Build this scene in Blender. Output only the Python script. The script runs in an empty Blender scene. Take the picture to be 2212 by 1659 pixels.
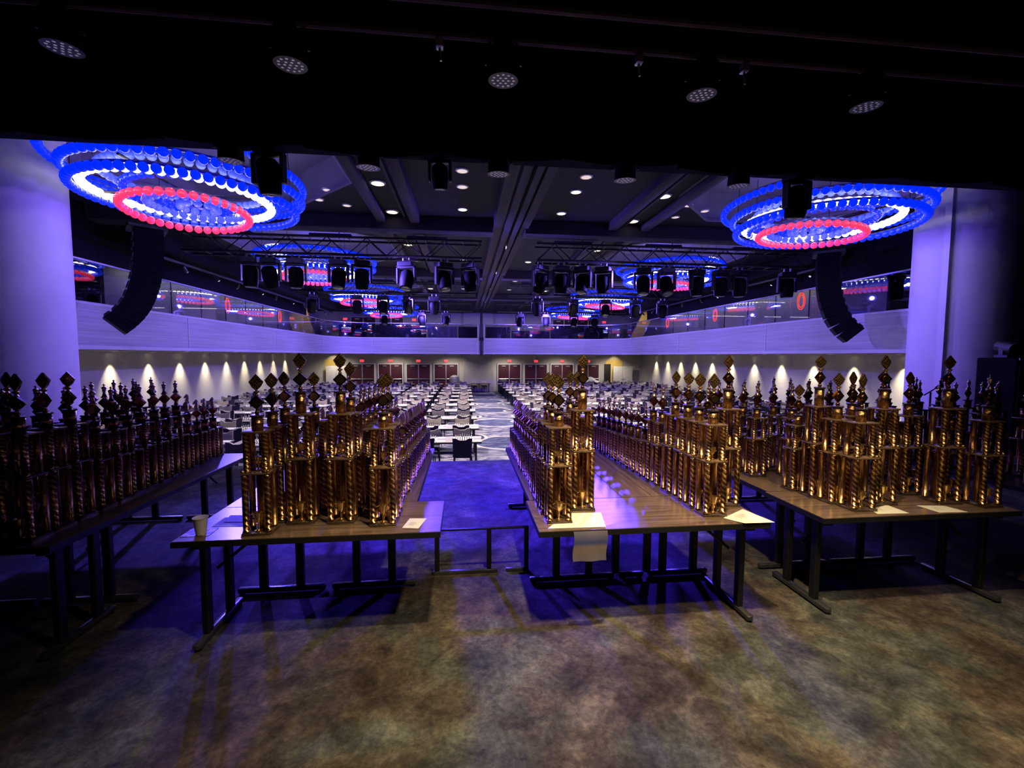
import bpy, math, random
from mathutils import Matrix, Vector
rnd = random.Random(11)
S = bpy.context.scene
COL = S.collection
PI = math.pi
def rad(a): return math.radians(a)

# ------------------------------------------------------------------ camera
EYE = Vector((0.0, 0.0, 2.85))
CAMR = Matrix.Rotation(rad(-6.25), 3, 'Z') @ Matrix.Rotation(rad(90 - 3.71), 3, 'X') @ Matrix.Rotation(rad(0.23), 3, 'Z')
cd = bpy.data.cameras.new('camera'); cam = bpy.data.objects.new('camera', cd); COL.objects.link(cam)
cam.matrix_world = Matrix.Translation(EYE) @ CAMR.to_4x4()
cd.sensor_fit = 'HORIZONTAL'; cd.sensor_width = 36.0; cd.lens = 940.0 / 2212.0 * 36.0
cd.clip_start = 0.05; cd.clip_end = 200
S.camera = cam
def pix(x, y, z):
    v = CAMR.transposed() @ (Vector((x, y, z)) - EYE)
    if v.z > -0.1: return (-9999, -9999)
    return (1106 + 940 * v.x / -v.z, 829.5 - 940 * v.y / -v.z)
def in_view(x, y, z, m=30):
    a, b = pix(x, y, z)
    return -m < a < 2212 + m and -m < b < 1659 + m

# ------------------------------------------------------------------ colour management and world
S.view_settings.view_transform = 'Standard'
try: S.view_settings.look = 'None'
except Exception: pass
S.view_settings.gamma = 1.0
S.view_settings.use_curve_mapping = False
S.view_settings.exposure = 0.0
W = bpy.data.worlds.new('world'); S.world = W; W.use_nodes = True
W.node_tree.nodes['Background'].inputs[0].default_value = (0.004, 0.003, 0.02, 1)
W.node_tree.nodes['Background'].inputs[1].default_value = 0.25
S.cycles.sample_clamp_indirect = 4.0
S.cycles.sample_clamp_direct = 30.0
S.cycles.max_bounces = 4
S.cycles.diffuse_bounces = 2
S.cycles.glossy_bounces = 3
S.cycles.adaptive_threshold = 0.08
S.cycles.adaptive_min_samples = 16
S.cycles.transparent_max_bounces = 12
S.cycles.caustics_reflective = False
S.cycles.caustics_refractive = False

# ------------------------------------------------------------------ lights
def aim(o, target):
    d = Vector(target) - o.location
    o.rotation_euler = d.to_track_quat('-Z', 'Y').to_euler()
def spot(name, loc, target, power, col, cone=70, blend=0.6, radius=0.08):
    l = bpy.data.lights.new(name, 'SPOT'); l.energy = power; l.color = col
    l.spot_size = rad(cone); l.spot_blend = blend; l.shadow_soft_size = radius
    o = bpy.data.objects.new(name, l); COL.objects.link(o); o.location = loc; aim(o, target)
    return o
def point(name, loc, power, col, radius=0.3):
    l = bpy.data.lights.new(name, 'POINT'); l.energy = power; l.color = col; l.shadow_soft_size = radius
    o = bpy.data.objects.new(name, l); COL.objects.link(o); o.location = loc
    return o
BLUE = (0.06, 0.025, 1.0); LAV = (0.19, 0.105, 1.0); WARM = (1.0, 0.79, 0.5)
# warm work light over the stage, plus an added warm fill on the trophies
spot('stage_work_light', (0.6, 1.35, 6.9), (1.3, 1.25, 0.95), 1900, WARM, 74, 1.0, 0.10)
spot('stage_warm_fill', (2.4, 0.4, 6.9), (1.3, 3.0, 1.9), 800, WARM, 62, 0.9, 0.12)
# blue wash thrown from the moving heads of the first hall truss on to the stage
for x in (-3.1, -1.45, 3.7, 5.4):
    spot('truss_wash', (x, 11.0, 4.75), (x * 0.4 + 0.3, 6.3, 1.0), 6800, BLUE, 44, 0.9, 0.12)
spot('truss_wash', (-5.2, 11.0, 4.75), (-1.9, 3.3, 1.3), 3200, (0.1, 0.07, 1.0), 34, 0.8, 0.1)
# lavender wash from the trusses on the balcony fronts and the columns
for y in (11.2, 17.6, 24.2):
    spot('balcony_wash', (4.4, y, 5.0), (-8.4, y + 1.0, 3.3), 2400, LAV, 80, 1.0, 0.1)
    spot('balcony_wash', (-2.3, y, 5.0), (10.6, y + 1.0, 3.3), 2400, LAV, 80, 1.0, 0.1)
spot('balcony_wash', (-2.2, 23.9, 5.0), (-3.6, 29.4, 3.4), 1500, LAV, 120, 1.0, 0.1)
spot('balcony_wash', (4.4, 23.9, 5.0), (5.8, 29.4, 3.4), 1500, LAV, 120, 1.0, 0.1)
spot('column_wash', (-1.4, 11.2, 4.8), (-7.2, 7.7, 3.6), 600, LAV, 50, 0.9, 0.1)
spot('column_wash', (3.7, 11.2, 4.8), (9.9, 7.7, 3.6), 1500, LAV, 50, 0.9, 0.1)

# ------------------------------------------------------------------ materials
MATS = {}
def nt(m): return m.node_tree.nodes, m.node_tree.links
def base(name):
    m = bpy.data.materials.new(name); m.use_nodes = True
    n, l = nt(m); b = n['Principled BSDF']
    MATS[name] = m
    return m, n, l, b
def plain(name, col, rough=0.6, metal=0.0, var=0.12, scale=9.0, bump=0.0, spec=0.5, coat=0.0):
    m, n, l, b = base(name)
    tc = n.new('ShaderNodeTexCoord'); ns = n.new('ShaderNodeTexNoise'); ns.inputs['Scale'].default_value = scale
    ns.inputs['Detail'].default_value = 4
    l.new(tc.outputs['Object'], ns.inputs['Vector'])
    cr = n.new('ShaderNodeValToRGB')
    cr.color_ramp.elements[0].position = 0.3; cr.color_ramp.elements[1].position = 0.7
    cr.color_ramp.elements[0].color = [c * (1 - var) for c in col] + [1]
    cr.color_ramp.elements[1].color = [min(1, c * (1 + var)) for c in col] + [1]
    l.new(ns.outputs['Fac'], cr.inputs['Fac']); l.new(cr.outputs['Color'], b.inputs['Base Color'])
    b.inputs['Roughness'].default_value = rough; b.inputs['Metallic'].default_value = metal
    b.inputs['Specular IOR Level'].default_value = spec
    b.inputs['Coat Weight'].default_value = coat
    if bump:
        bp = n.new('ShaderNodeBump'); bp.inputs['Strength'].default_value = bump; bp.inputs['Distance'].default_value = 0.01
        l.new(ns.outputs['Fac'], bp.inputs['Height']); l.new(bp.outputs['Normal'], b.inputs['Normal'])
    return m
def glow(name, col, strength, basecol=None):
    m, n, l, b = base(name)
    b.inputs['Base Color'].default_value = list(basecol or col) + [1]
    b.inputs['Roughness'].default_value = 0.25
    b.inputs['Emission Color'].default_value = list(col) + [1]
    b.inputs['Emission Strength'].default_value = strength
    m.cycles.emission_sampling = 'NONE'
    return m
def ramp(n, pts):
    cr = n.new('ShaderNodeValToRGB'); e = cr.color_ramp.elements
    while len(e) < len(pts): e.new(0.5)
    for k, (p, c) in enumerate(pts): e[k].position = p; e[k].color = list(c) + [1]
    return cr
def mixc(n, l, fac, a, b, mode='MIX'):
    x = n.new('ShaderNodeMix'); x.data_type = 'RGBA'; x.blend_type = mode
    if isinstance(fac, float): x.inputs[0].default_value = fac
    else: l.new(fac, x.inputs[0])
    for s, v in ((6, a), (7, b)):
        if isinstance(v, tuple): x.inputs[s].default_value = list(v) + [1]
        else: l.new(v, x.inputs[s])
    return x.outputs[2]
def noise(n, l, vec, scale, detail=5, rough=0.55, dist=0.0):
    t = n.new('ShaderNodeTexNoise'); t.inputs['Scale'].default_value = scale; t.inputs['Detail'].default_value = detail
    t.inputs['Roughness'].default_value = rough; t.inputs['Distortion'].default_value = dist
    l.new(vec, t.inputs['Vector']); return t

def stage_carpet():
    m, n, l, b = base('stage carpet')
    tc = n.new('ShaderNodeTexCoord').outputs['Object']
    big = noise(n, l, tc, 1.3, 6, 0.65, 0.6); mid = noise(n, l, tc, 5.0, 8, 0.72, 0.4); fine = noise(n, l, tc, 34.0, 4, 0.7); hue = noise(n, l, tc, 1.7, 3, 0.5, 0.3)
    c1 = ramp(n, [(0.34, (0.03, 0.026, 0.024)), (0.5, (0.072, 0.063, 0.053)), (0.68, (0.145, 0.13, 0.108))])
    l.new(mid.outputs['Fac'], c1.inputs['Fac'])
    c2 = ramp(n, [(0.36, (0.55, 0.42, 0.34)), (0.48, (1.0, 0.92, 0.8)), (0.58, (0.78, 0.95, 0.9)), (0.66, (0.7, 0.85, 1.0))])
    l.new(hue.outputs['Fac'], c2.inputs['Fac'])
    col = mixc(n, l, 0.85, c1.outputs['Color'], c2.outputs['Color'], 'MULTIPLY')
    c3 = ramp(n, [(0.36, (0.45, 0.43, 0.43)), (0.52, (1, 1, 1)), (0.62, (1.25, 1.22, 1.15))])
    l.new(big.outputs['Fac'], c3.inputs['Fac'])
    col = mixc(n, l, 0.9, col, c3.outputs['Color'], 'MULTIPLY')
    c4 = ramp(n, [(0.35, (0.6, 0.6, 0.6)), (0.65, (1.35, 1.35, 1.35))])
    l.new(fine.outputs['Fac'], c4.inputs['Fac'])
    col = mixc(n, l, 0.8, col, c4.outputs['Color'], 'MULTIPLY')
    l.new(col, b.inputs['Base Color'])
    b.inputs['Roughness'].default_value = 0.85; b.inputs['Specular IOR Level'].default_value = 0.15
    bp = n.new('ShaderNodeBump'); bp.inputs['Strength'].default_value = 0.5; bp.inputs['Distance'].default_value = 0.006
    l.new(fine.outputs['Fac'], bp.inputs['Height']); l.new(bp.outputs['Normal'], b.inputs['Normal'])
    return m
def hall_carpet():
    m, n, l, b = base('hall carpet')
    tc = n.new('ShaderNodeTexCoord').outputs['Object']
    def math_(op, a, bb=None):
        x = n.new('ShaderNodeMath'); x.operation = op
        for s, v in ((0, a), (1, bb)):
            if v is None: continue
            if isinstance(v, float): x.inputs[s].default_value = v
            else: l.new(v, x.inputs[s])
        return x.outputs[0]
    sx = n.new('ShaderNodeSeparateXYZ'); l.new(tc, sx.inputs[0])
    def circ(px, py, ox, oy, r):
        a = math_('SUBTRACT', math_('MODULO', math_('ADD', sx.outputs[0], 200.0 * px + ox), px), px / 2)
        c = math_('SUBTRACT', math_('MODULO', math_('ADD', sx.outputs[1], 200.0 * py + oy), py), py / 2)
        d = math_('SQRT', math_('ADD', math_('MULTIPLY', a, a), math_('MULTIPLY', c, c)))
        return math_('SUBTRACT', d, r)
    mp = n.new('ShaderNodeMapping'); mp.inputs['Scale'].default_value = (0.9, 1.7, 1); mp.inputs['Rotation'].default_value = (0, 0, 0.5)
    l.new(tc, mp.inputs[0])
    st = noise(n, l, mp.outputs[0], 1.6, 6, 0.6, 1.2); fine = noise(n, l, tc, 30.0, 3)
    ca = ramp(n, [(0.4, (0.045, 0.05, 0.1)), (0.5, (0.11, 0.11, 0.17)), (0.6, (0.25, 0.23, 0.26))])
    l.new(st.outputs['Fac'], ca.inputs['Fac'])
    cb = ramp(n, [(0.4, (0.028, 0.032, 0.08)), (0.55, (0.05, 0.056, 0.12)), (0.66, (0.14, 0.15, 0.21))])
    l.new(st.outputs['Fac'], cb.inputs['Fac'])
    col = ca.outputs['Color']
    for px, py, ox, oy, r in ((3.1, 4.3, 0.2, 0.9, 1.05), (3.1, 5.2, 1.6, 3.1, 0.8), (2.3, 3.7, 1.1, 1.7, 0.32)):
        d = circ(px, py, ox, oy, r)
        col = mixc(n, l, math_('LESS_THAN', d, 0.0), col, cb.outputs['Color'])
        col = mixc(n, l, math_('LESS_THAN', math_('ABSOLUTE', d), 0.06), col, (0.36, 0.33, 0.33))
    l.new(col, b.inputs['Base Color']); b.inputs['Roughness'].default_value = 0.9; b.inputs['Specular IOR Level'].default_value = 0.1
    return m
def gold(name, dark, bright, rough):
    m, n, l, b = base(name)
    tc = n.new('ShaderNodeTexCoord').outputs['Object']
    mp = n.new('ShaderNodeMapping'); mp.inputs['Scale'].default_value = (60, 60, 9); mp.inputs['Rotation'].default_value = (0.5, 0.3, 0)
    l.new(tc, mp.inputs[0])
    v = n.new('ShaderNodeTexVoronoi'); v.inputs['Scale'].default_value = 1.0; l.new(mp.outputs[0], v.inputs['Vector'])
    mp2 = n.new('ShaderNodeMapping'); mp2.inputs['Scale'].default_value = (95, 95, 3); l.new(tc, mp2.inputs[0])
    s = noise(n, l, mp2.outputs[0], 1.0, 3)
    c1 = ramp(n, [(0.38, dark), (0.62, tuple(0.55 * (a + c) for a, c in zip(dark, bright)))])
    l.new(s.outputs['Fac'], c1.inputs['Fac'])
    c2 = ramp(n, [(0.16, (1, 1, 1)), (0.3, (0, 0, 0))])
    l.new(v.outputs['Distance'], c2.inputs['Fac'])
    col = mixc(n, l, c2.outputs['Color'], c1.outputs['Color'], bright)
    l.new(col, b.inputs['Base Color']); b.inputs['Metallic'].default_value = 1.0; b.inputs['Roughness'].default_value = rough
    bp = n.new('ShaderNodeBump'); bp.inputs['Strength'].default_value = 0.5; bp.inputs['Distance'].default_value = 0.004
    l.new(v.outputs['Distance'], bp.inputs['Height']); l.new(bp.outputs['Normal'], b.inputs['Normal'])
    return m
def twist_gold(name, dark, bright, rough):
    m, n, l, b = base(name)
    tc = n.new('ShaderNodeTexCoord').outputs['Object']
    sx = n.new('ShaderNodeSeparateXYZ'); l.new(tc, sx.inputs[0])
    gr = n.new('ShaderNodeMath'); gr.operation = 'ARCTAN2'; l.new(sx.outputs[1], gr.inputs[0]); l.new(sx.outputs[0], gr.inputs[1])
    zz = n.new('ShaderNodeMath'); zz.operation = 'MULTIPLY_ADD'; zz.inputs[1].default_value = 62.0; l.new(sx.outputs[2], zz.inputs[0])
    g2 = n.new('ShaderNodeMath'); g2.operation = 'MULTIPLY'; g2.inputs[1].default_value = 2.0; l.new(gr.outputs[0], g2.inputs[0]); l.new(g2.outputs[0], zz.inputs[2])
    sn = n.new('ShaderNodeMath'); sn.operation = 'SINE'; l.new(zz.outputs[0], sn.inputs[0])
    mr = n.new('ShaderNodeMapRange'); mr.inputs['From Min'].default_value = -1; mr.inputs['From Max'].default_value = 1; l.new(sn.outputs[0], mr.inputs['Value'])
    cr = ramp(n, [(0.35, dark), (0.75, tuple(.75 * a + .25 * c for a, c in zip(dark, bright))), (0.93, bright)]); l.new(mr.outputs[0], cr.inputs['Fac'])
    l.new(cr.outputs['Color'], b.inputs['Base Color']); b.inputs['Metallic'].default_value = 1.0; b.inputs['Roughness'].default_value = rough
    bp = n.new('ShaderNodeBump'); bp.inputs['Strength'].default_value = 0.4; bp.inputs['Distance'].default_value = 0.005
    l.new(mr.outputs[0], bp.inputs['Height']); l.new(bp.outputs['Normal'], b.inputs['Normal'])
    return m
def wood(name, a, c, rough, stretch=(1.2, 18, 18)):
    m, n, l, b = base(name)
    tc = n.new('ShaderNodeTexCoord').outputs['Object']
    mp = n.new('ShaderNodeMapping'); mp.inputs['Scale'].default_value = stretch; l.new(tc, mp.inputs[0])
    s = noise(n, l, mp.outputs[0], 2.2, 6, 0.6, 0.5)
    cr = ramp(n, [(0.35, a), (0.65, c)]); l.new(s.outputs['Fac'], cr.inputs['Fac'])
    l.new(cr.outputs['Color'], b.inputs['Base Color']); b.inputs['Roughness'].default_value = rough
    return m
def chequer(name, a, c, rough, metal, scale, bump=0.0):
    m, n, l, b = base(name)
    tc = n.new('ShaderNodeTexCoord').outputs['Object']
    k = n.new('ShaderNodeTexChecker'); k.inputs['Scale'].default_value = scale
    k.inputs['Color1'].default_value = list(a) + [1]; k.inputs['Color2'].default_value = list(c) + [1]
    l.new(tc, k.inputs['Vector']); l.new(k.outputs['Color'], b.inputs['Base Color'])
    b.inputs['Roughness'].default_value = rough; b.inputs['Metallic'].default_value = metal
    if bump:
        bp = n.new('ShaderNodeBump'); bp.inputs['Strength'].default_value = bump; bp.inputs['Distance'].default_value = 0.003
        l.new(k.outputs['Fac'], bp.inputs['Height']); l.new(bp.outputs['Normal'], b.inputs['Normal'])
    return m
def pane_mat():
    m = bpy.data.materials.new('balcony glass'); m.use_nodes = True; MATS['balcony glass'] = m
    n, l = nt(m); n.remove(n['Principled BSDF'])
    tr = n.new('ShaderNodeBsdfTransparent'); tr.inputs[0].default_value = (0.85, 0.86, 0.88, 1)
    gl = n.new('ShaderNodeBsdfGlossy'); gl.inputs['Roughness'].default_value = 0.02
    fr = n.new('ShaderNodeFresnel'); fr.inputs['IOR'].default_value = 1.9
    ge = n.new('ShaderNodeNewGeometry'); iv = n.new('ShaderNodeMath'); iv.operation = 'SUBTRACT'; iv.inputs[0].default_value = 1.0
    l.new(ge.outputs['Backfacing'], iv.inputs[1])
    ml = n.new('ShaderNodeMath'); ml.operation = 'MULTIPLY'; l.new(fr.outputs[0], ml.inputs[0]); l.new(iv.outputs[0], ml.inputs[1])
    m2 = n.new('ShaderNodeMath'); m2.operation = 'MULTIPLY'; m2.use_clamp = True; m2.inputs[1].default_value = 2.2; l.new(ml.outputs[0], m2.inputs[0])
    mx = n.new('ShaderNodeMixShader'); l.new(m2.outputs[0], mx.inputs[0]); l.new(tr.outputs[0], mx.inputs[1]); l.new(gl.outputs[0], mx.inputs[2])
    l.new(mx.outputs[0], n['Material Output'].inputs['Surface'])
    return m
def slat_wall(name, col, zscale=11.0):
    m, n, l, b = base(name)
    tc = n.new('ShaderNodeTexCoord').outputs['Object']
    mp = n.new('ShaderNodeMapping'); mp.inputs['Scale'].default_value = (0.25, 0.25, zscale); l.new(tc, mp.inputs[0])
    s = noise(n, l, mp.outputs[0], 2.0, 5, 0.6)
    cr = ramp(n, [(0.35, tuple(c * 0.8 for c in col)), (0.65, tuple(min(1, c * 1.12) for c in col))])
    l.new(s.outputs['Fac'], cr.inputs['Fac']); l.new(cr.outputs['Color'], b.inputs['Base Color']); b.inputs['Roughness'].default_value = 0.6
    return m

STAGE = stage_carpet(); HALLC = hall_carpet()
TWIST = twist_gold('twisted gold post', (0.3, 0.14, 0.05), (1.0, 0.74, 0.34), 0.3)
GOLD = gold('gold prism column', (0.3, 0.13, 0.05), (0.9, 0.62, 0.26), 0.33)
GOLDP = plain('polished gold', (0.9, 0.62, 0.24), 0.27, 1.0, 0.15, 30)
PALEG = plain('hall-lit gold', (0.9, 0.68, 0.5), 0.3, 1.0, 0.15, 30)  # gold toppers with the hall's pinkish light put into their colour
PLATM = plain('bronze plate', (0.17, 0.105, 0.06), 0.22, 0.0, 0.3, 30, coat=0.3)
BOARDM = plain('dark trophy board', (0.06, 0.04, 0.03), 0.22, 0.0, 0.4, 30, coat=0.3)
DIAM = chequer('chequered gold diamond', (0.72, 0.46, 0.15), (0.1, 0.05, 0.025), 0.3, 0.9, 90, 0.6)
MEDAL = plain('dark bronze medallion', (0.34, 0.16, 0.07), 0.24, 1.0, 0.3, 60)
TOPW = wood('brown laminate table top', (0.095, 0.06, 0.04), (0.22, 0.145, 0.095), 0.28)
EDGE = plain('black table edge', (0.012, 0.011, 0.012), 0.45)
BLKM = plain('black metal', (0.006, 0.006, 0.008), 0.42, 0.0)
FOOTM = plain('dark metal table foot', (0.035, 0.034, 0.036), 0.25, 0.0, spec=1.0)
PAPER = plain('cream paper', (0.82, 0.76, 0.6), 0.8, 0, 0.05, 20)
WHITEP = plain('white paper', (0.85, 0.85, 0.83), 0.8, 0, 0.04, 20)
CUPM = plain('white paper cup', (0.82, 0.8, 0.74), 0.6, 0, 0.03)
BLACK = plain('black drape', (0.006, 0.006, 0.02), 0.95, spec=0.1)
CEIL = plain('dark ceiling plaster', (0.006, 0.005, 0.016), 0.85, 0, 0.1, 2)
BEAMM = plain('grey ceiling beam', (0.03, 0.021, 0.04), 0.8, 0, 0.1, 3)
COFF = plain('white coffer plaster', (0.2, 0.18, 0.26), 0.8, 0, 0.05, 2)
WALLM = plain('beige hall wall', (0.55, 0.52, 0.48), 0.8, 0, 0.05, 1.2)
UPW = plain('grey lounge wall', (0.36, 0.34, 0.35), 0.8, 0, 0.05, 1.2)
FASC = slat_wall('pale balcony panelling', (0.55, 0.52, 0.55))
LIPM = plain('pale balcony trim', (0.7, 0.68, 0.7), 0.5, 0, 0.03)
SOFF = plain('soffit plaster', (0.3, 0.28, 0.26), 0.85)
COLM = plain('pale plaster column', (0.6, 0.57, 0.6), 0.65, 0, 0.05, 2)
DOORM = plain('dark red door', (0.06, 0.006, 0.014), 0.45, 0, 0.15, 3)
STEEL = plain('brushed steel', (0.6, 0.58, 0.58), 0.35, 0.8)
GLASS = pane_mat()
YELW = plain('yellow lit wall tone', (0.75, 0.55, 0.16), 0.8)  # yellow lamp light on these walls is put into their colour
WDOOR = plain('white door', (0.6, 0.58, 0.55), 0.6)
CHB = plain('shaded chair fabric', (0.03, 0.022, 0.05), 0.75, 0, 0.15, 25)  # same fabric as the tan, its unlit side's shade put into the colour
CHF = plain('tan chair fabric', (0.5, 0.43, 0.36), 0.8, 0, 0.12, 25)
HTOP = plain('grey laminate', (0.3, 0.28, 0.28), 0.5, 0, 0.1, 6)
BOARDC = chequer('chess board vinyl', (0.8, 0.77, 0.68), (0.5, 0.52, 0.42), 0.6, 0, 16)
PIECE = plain('cream chess piece', (0.85, 0.8, 0.66), 0.4, 0, 0.05)
PIECEB = plain('black chess piece', (0.02, 0.018, 0.018), 0.35)
WINGW = plain('tan wing wall', (0.16, 0.11, 0.06), 0.8)
GRILL = plain('black speaker grille', (0.004, 0.004, 0.006), 0.6, 0, 0.3, 60, spec=0.06)
E_BLUE = glow('blue lamp globe', (0.0, 0.022, 1.0), 0.95, (0.02, 0.04, 0.5))
E_PALE = glow('pale blue lamp globe', (0.06, 0.11, 1.0), 0.62, (0.2, 0.25, 0.8))
E_WHITE = glow('white lamp globe', (1.0, 0.95, 0.88), 6.0)
E_RED = glow('red lamp globe', (1.0, 0.03, 0.09), 1.1, (0.6, 0.05, 0.1))
E_DOWN = glow('downlight lens', (1.0, 0.88, 0.58), 3.0)
E_SOFT = glow('dim downlight lens', (1.0, 0.85, 0.75), 0.7)
E_LED = glow('led lens', (0.85, 0.75, 1.0), 0.17)
E_EXIT = glow('exit sign face', (1.0, 0.05, 0.08), 1.3)
E_OVAL = glow('glowing red tube', (1.0, 0.06, 0.02), 2.0)
RINGM = plain('blue grey ring tube', (0.2, 0.2, 0.35), 0.4, 0.5)

# ------------------------------------------------------------------ mesh building
class MB:
    def __init__(s): s.v = []; s.f = []; s.m = []
    def add(s, vs, fs, m=0):
        o = len(s.v); s.v += [tuple(v) for v in vs]
        for f in fs: s.f.append(tuple(i + o for i in f)); s.m.append(m)
        return s
    def box(s, x0, x1, y0, y1, z0, z1, m=0):
        return s.add([(x0, y0, z0), (x1, y0, z0), (x1, y1, z0), (x0, y1, z0), (x0, y0, z1), (x1, y0, z1), (x1, y1, z1), (x0, y1, z1)],
                     [(0, 3, 2, 1), (4, 5, 6, 7), (0, 1, 5, 4), (1, 2, 6, 5), (2, 3, 7, 6), (3, 0, 4, 7)], m)
    def bevbox(s, x0, x1, y0, y1, z0, z1, c, m=0):
        def oct_(i, z):
            a, b_, d, e = x0 + i, x1 - i, y0 + i, y1 - i
            return [(a + c, d, z), (b_ - c, d, z), (b_, d + c, z), (b_, e - c, z), (b_ - c, e, z), (a + c, e, z), (a, e - c, z), (a, d + c, z)]
        vs = oct_(c * .6, z0) + oct_(0, z0 + c * .6) + oct_(0, z1 - c * .6) + oct_(c * .6, z1)
        fs = [tuple(range(7, -1, -1)), tuple(range(24, 32))]
        for r in range(3):
            for k in range(8): fs.append((r * 8 + k, r * 8 + (k + 1) % 8, r * 8 + 8 + (k + 1) % 8, r * 8 + 8 + k))
        return s.add(vs, fs, m)
    def tube(s, p, q, r, n=8, m=0, r2=None):
        p = Vector(p); q = Vector(q); d = (q - p).normalized()
        a = d.orthogonal().normalized(); b_ = d.cross(a); r2 = r if r2 is None else r2
        vs = []
        for c, rr in ((p, r), (q, r2)):
            for k in range(n):
                t = 2 * PI * k / n; vs.append(c + a * (rr * math.cos(t)) + b_ * (rr * math.sin(t)))
        fs = [tuple(range(n - 1, -1, -1)), tuple(range(n, 2 * n))]
        for k in range(n): fs.append((k, (k + 1) % n, n + (k + 1) % n, n + k))
        return s.add(vs, fs, m)
    def lathe(s, prof, n=12, c=(0, 0, 0), m=0):
        vs = []; fs = []
        for r, z in prof:
            for k in range(n):
                t = 2 * PI * k / n; vs.append((c[0] + r * math.cos(t), c[1] + r * math.sin(t), c[2] + z))
        for i in range(len(prof) - 1):
            for k in range(n): fs.append((i * n + k, i * n + (k + 1) % n, i * n + n + (k + 1) % n, i * n + n + k))
        fs.append(tuple(range(n - 1, -1, -1))); o = (len(prof) - 1) * n; fs.append(tuple(range(o, o + n)))
        return s.add(vs, fs, m)
    def prism(s, poly, y0, y1, m=0):      # outline in x,z pushed along y
        n = len(poly)
        vs = [(x, y0, z) for x, z in poly] + [(x, y1, z) for x, z in poly]
        fs = [tuple(range(n)), tuple(range(2 * n - 1, n - 1, -1))]
        for k in range(n): fs.append((k, n + k, n + (k + 1) % n, (k + 1) % n))
        return s.add(vs, fs, m)
    def path(s, pts, r, n=8, m=0, closed=False):
        pts = [Vector(p) for p in pts]; N = len(pts); vs = []; fs = []
        for i, p in enumerate(pts):
            a = pts[(i - 1) % N] if (closed or i > 0) else p
            b_ = pts[(i + 1) % N] if (closed or i < N - 1) else p
            d = (b_ - a).normalized(); u = Vector((0, 0, 1)).cross(d)
            if u.length < 1e-4: u = Vector((1, 0, 0))
            u.normalize(); w = d.cross(u)
            for k in range(n):
                t = 2 * PI * k / n; vs.append(p + u * (r * math.cos(t)) + w * (r * math.sin(t)))
        for i in range(N if closed else N - 1):
            j = (i + 1) % N
            for k in range(n): fs.append((i * n + k, i * n + (k + 1) % n, j * n + (k + 1) % n, j * n + k))
        if not closed:
            fs.append(tuple(range(n - 1, -1, -1))); fs.append(tuple(range((N - 1) * n, N * n)))
        return s.add(vs, fs, m)
    def sphere(s, c, r, n=10, k=6, m=0, sz=1.0):
        prof = [(max(1e-4, r * math.sin(PI * i / k)), -r * sz * math.cos(PI * i / k)) for i in range(k + 1)]
        return s.lathe(prof, n, c, m)
    def mesh(s, name, mats, smooth=40):
        me = bpy.data.meshes.new(name); me.from_pydata(s.v, [], s.f)
        for mt in (mats if isinstance(mats, (list, tuple)) else [mats]): me.materials.append(mt)
        me.polygons.foreach_set('material_index', s.m)
        import bmesh
        bm = bmesh.new(); bm.from_mesh(me); bmesh.ops.recalc_face_normals(bm, faces=bm.faces); bm.to_mesh(me); bm.free()
        if smooth:
            me.polygons.foreach_set('use_smooth', [True] * len(me.polygons)); me.set_sharp_from_angle(angle=rad(smooth))
        me.update(); return me
def ob(name, me, parent=None, loc=(0, 0, 0), rot=(0, 0, 0), sc=(1, 1, 1)):
    o = bpy.data.objects.new(name, me); COL.objects.link(o)
    o.location = loc; o.rotation_euler = rot; o.scale = sc
    if parent is not None: o.parent = parent
    return o
def tag(o, label, cat=None, group=None, kind=None):
    o['label'] = label
    if cat: o['category'] = cat
    if group: o['group'] = group
    if kind: o['kind'] = kind
    return o
def root(name, loc, label, cat, group=None, rz=0.0):
    return tag(ob(name, None, None, loc, (0, 0, rz)), label, cat, group)
def struct(name, me, label, parent=None, loc=(0, 0, 0)):
    return tag(ob(name, me, parent, loc), label, None, None, 'structure')
ORD = ['first', 'second', 'third', 'fourth', 'fifth', 'sixth', 'seventh', 'eighth', 'ninth', 'tenth', 'eleventh', 'twelfth', 'thirteenth',
       'fourteenth', 'fifteenth', 'sixteenth', 'seventeenth', 'eighteenth', 'nineteenth', 'twentieth', 'twenty-first', 'twenty-second', 'twenty-third', 'twenty-fourth']

# ------------------------------------------------------------------ the hall shell
XL, XR, YF = -12.5, 14.7, 35.0          # outer walls
BL, BR, BF = -8.4, 10.6, 29.4           # balcony fronts
CX0 = 1.1                               # centre line of the hall
ZS = 0.95                               # stage floor
ZC = 6.2                                # hall ceiling
struct('floor', MB().box(XL, XR, 7.8, YF, -0.2, 0).mesh('floor', HALLC, 0), 'patterned blue grey carpet of the hall')
struct('floor_stage', MB().box(-12, 14, -4, 7.82, -0.2, ZS).mesh('floor_stage', STAGE, 0), 'mottled brown carpet of the stage')
struct('wall_left', MB().box(XL - .2, XL, 7.8, YF, 0, 6.4).mesh('wall_left', WALLM, 0), 'beige wall under the left balcony')
struct('wall_right', MB().box(XR, XR + .2, 7.8, YF, 0, 6.4).mesh('wall_right', WALLM, 0), 'beige wall under the right balcony')
struct('wall_far', MB().box(XL - .2, XR + .2, YF, YF + .2, 0, 6.4).mesh('wall_far', WALLM, 0), 'beige far wall with the exit doors')
struct('wall_back', MB().box(-12, 14, -4.2, -4, ZS, 9).mesh('wall_back', BLACK, 0), 'black drape behind the stage')
struct('wall_stage_left', MB().box(-12.2, -12, -4, 7.8, ZS, 9).mesh('wall_stage_left', BLACK, 0), 'black side drape of the stage, left')
struct('wall_stage_right', MB().box(14, 14.2, -4, 7.8, ZS, 9).mesh('wall_stage_right', BLACK, 0), 'black side drape of the stage, right')
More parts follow.
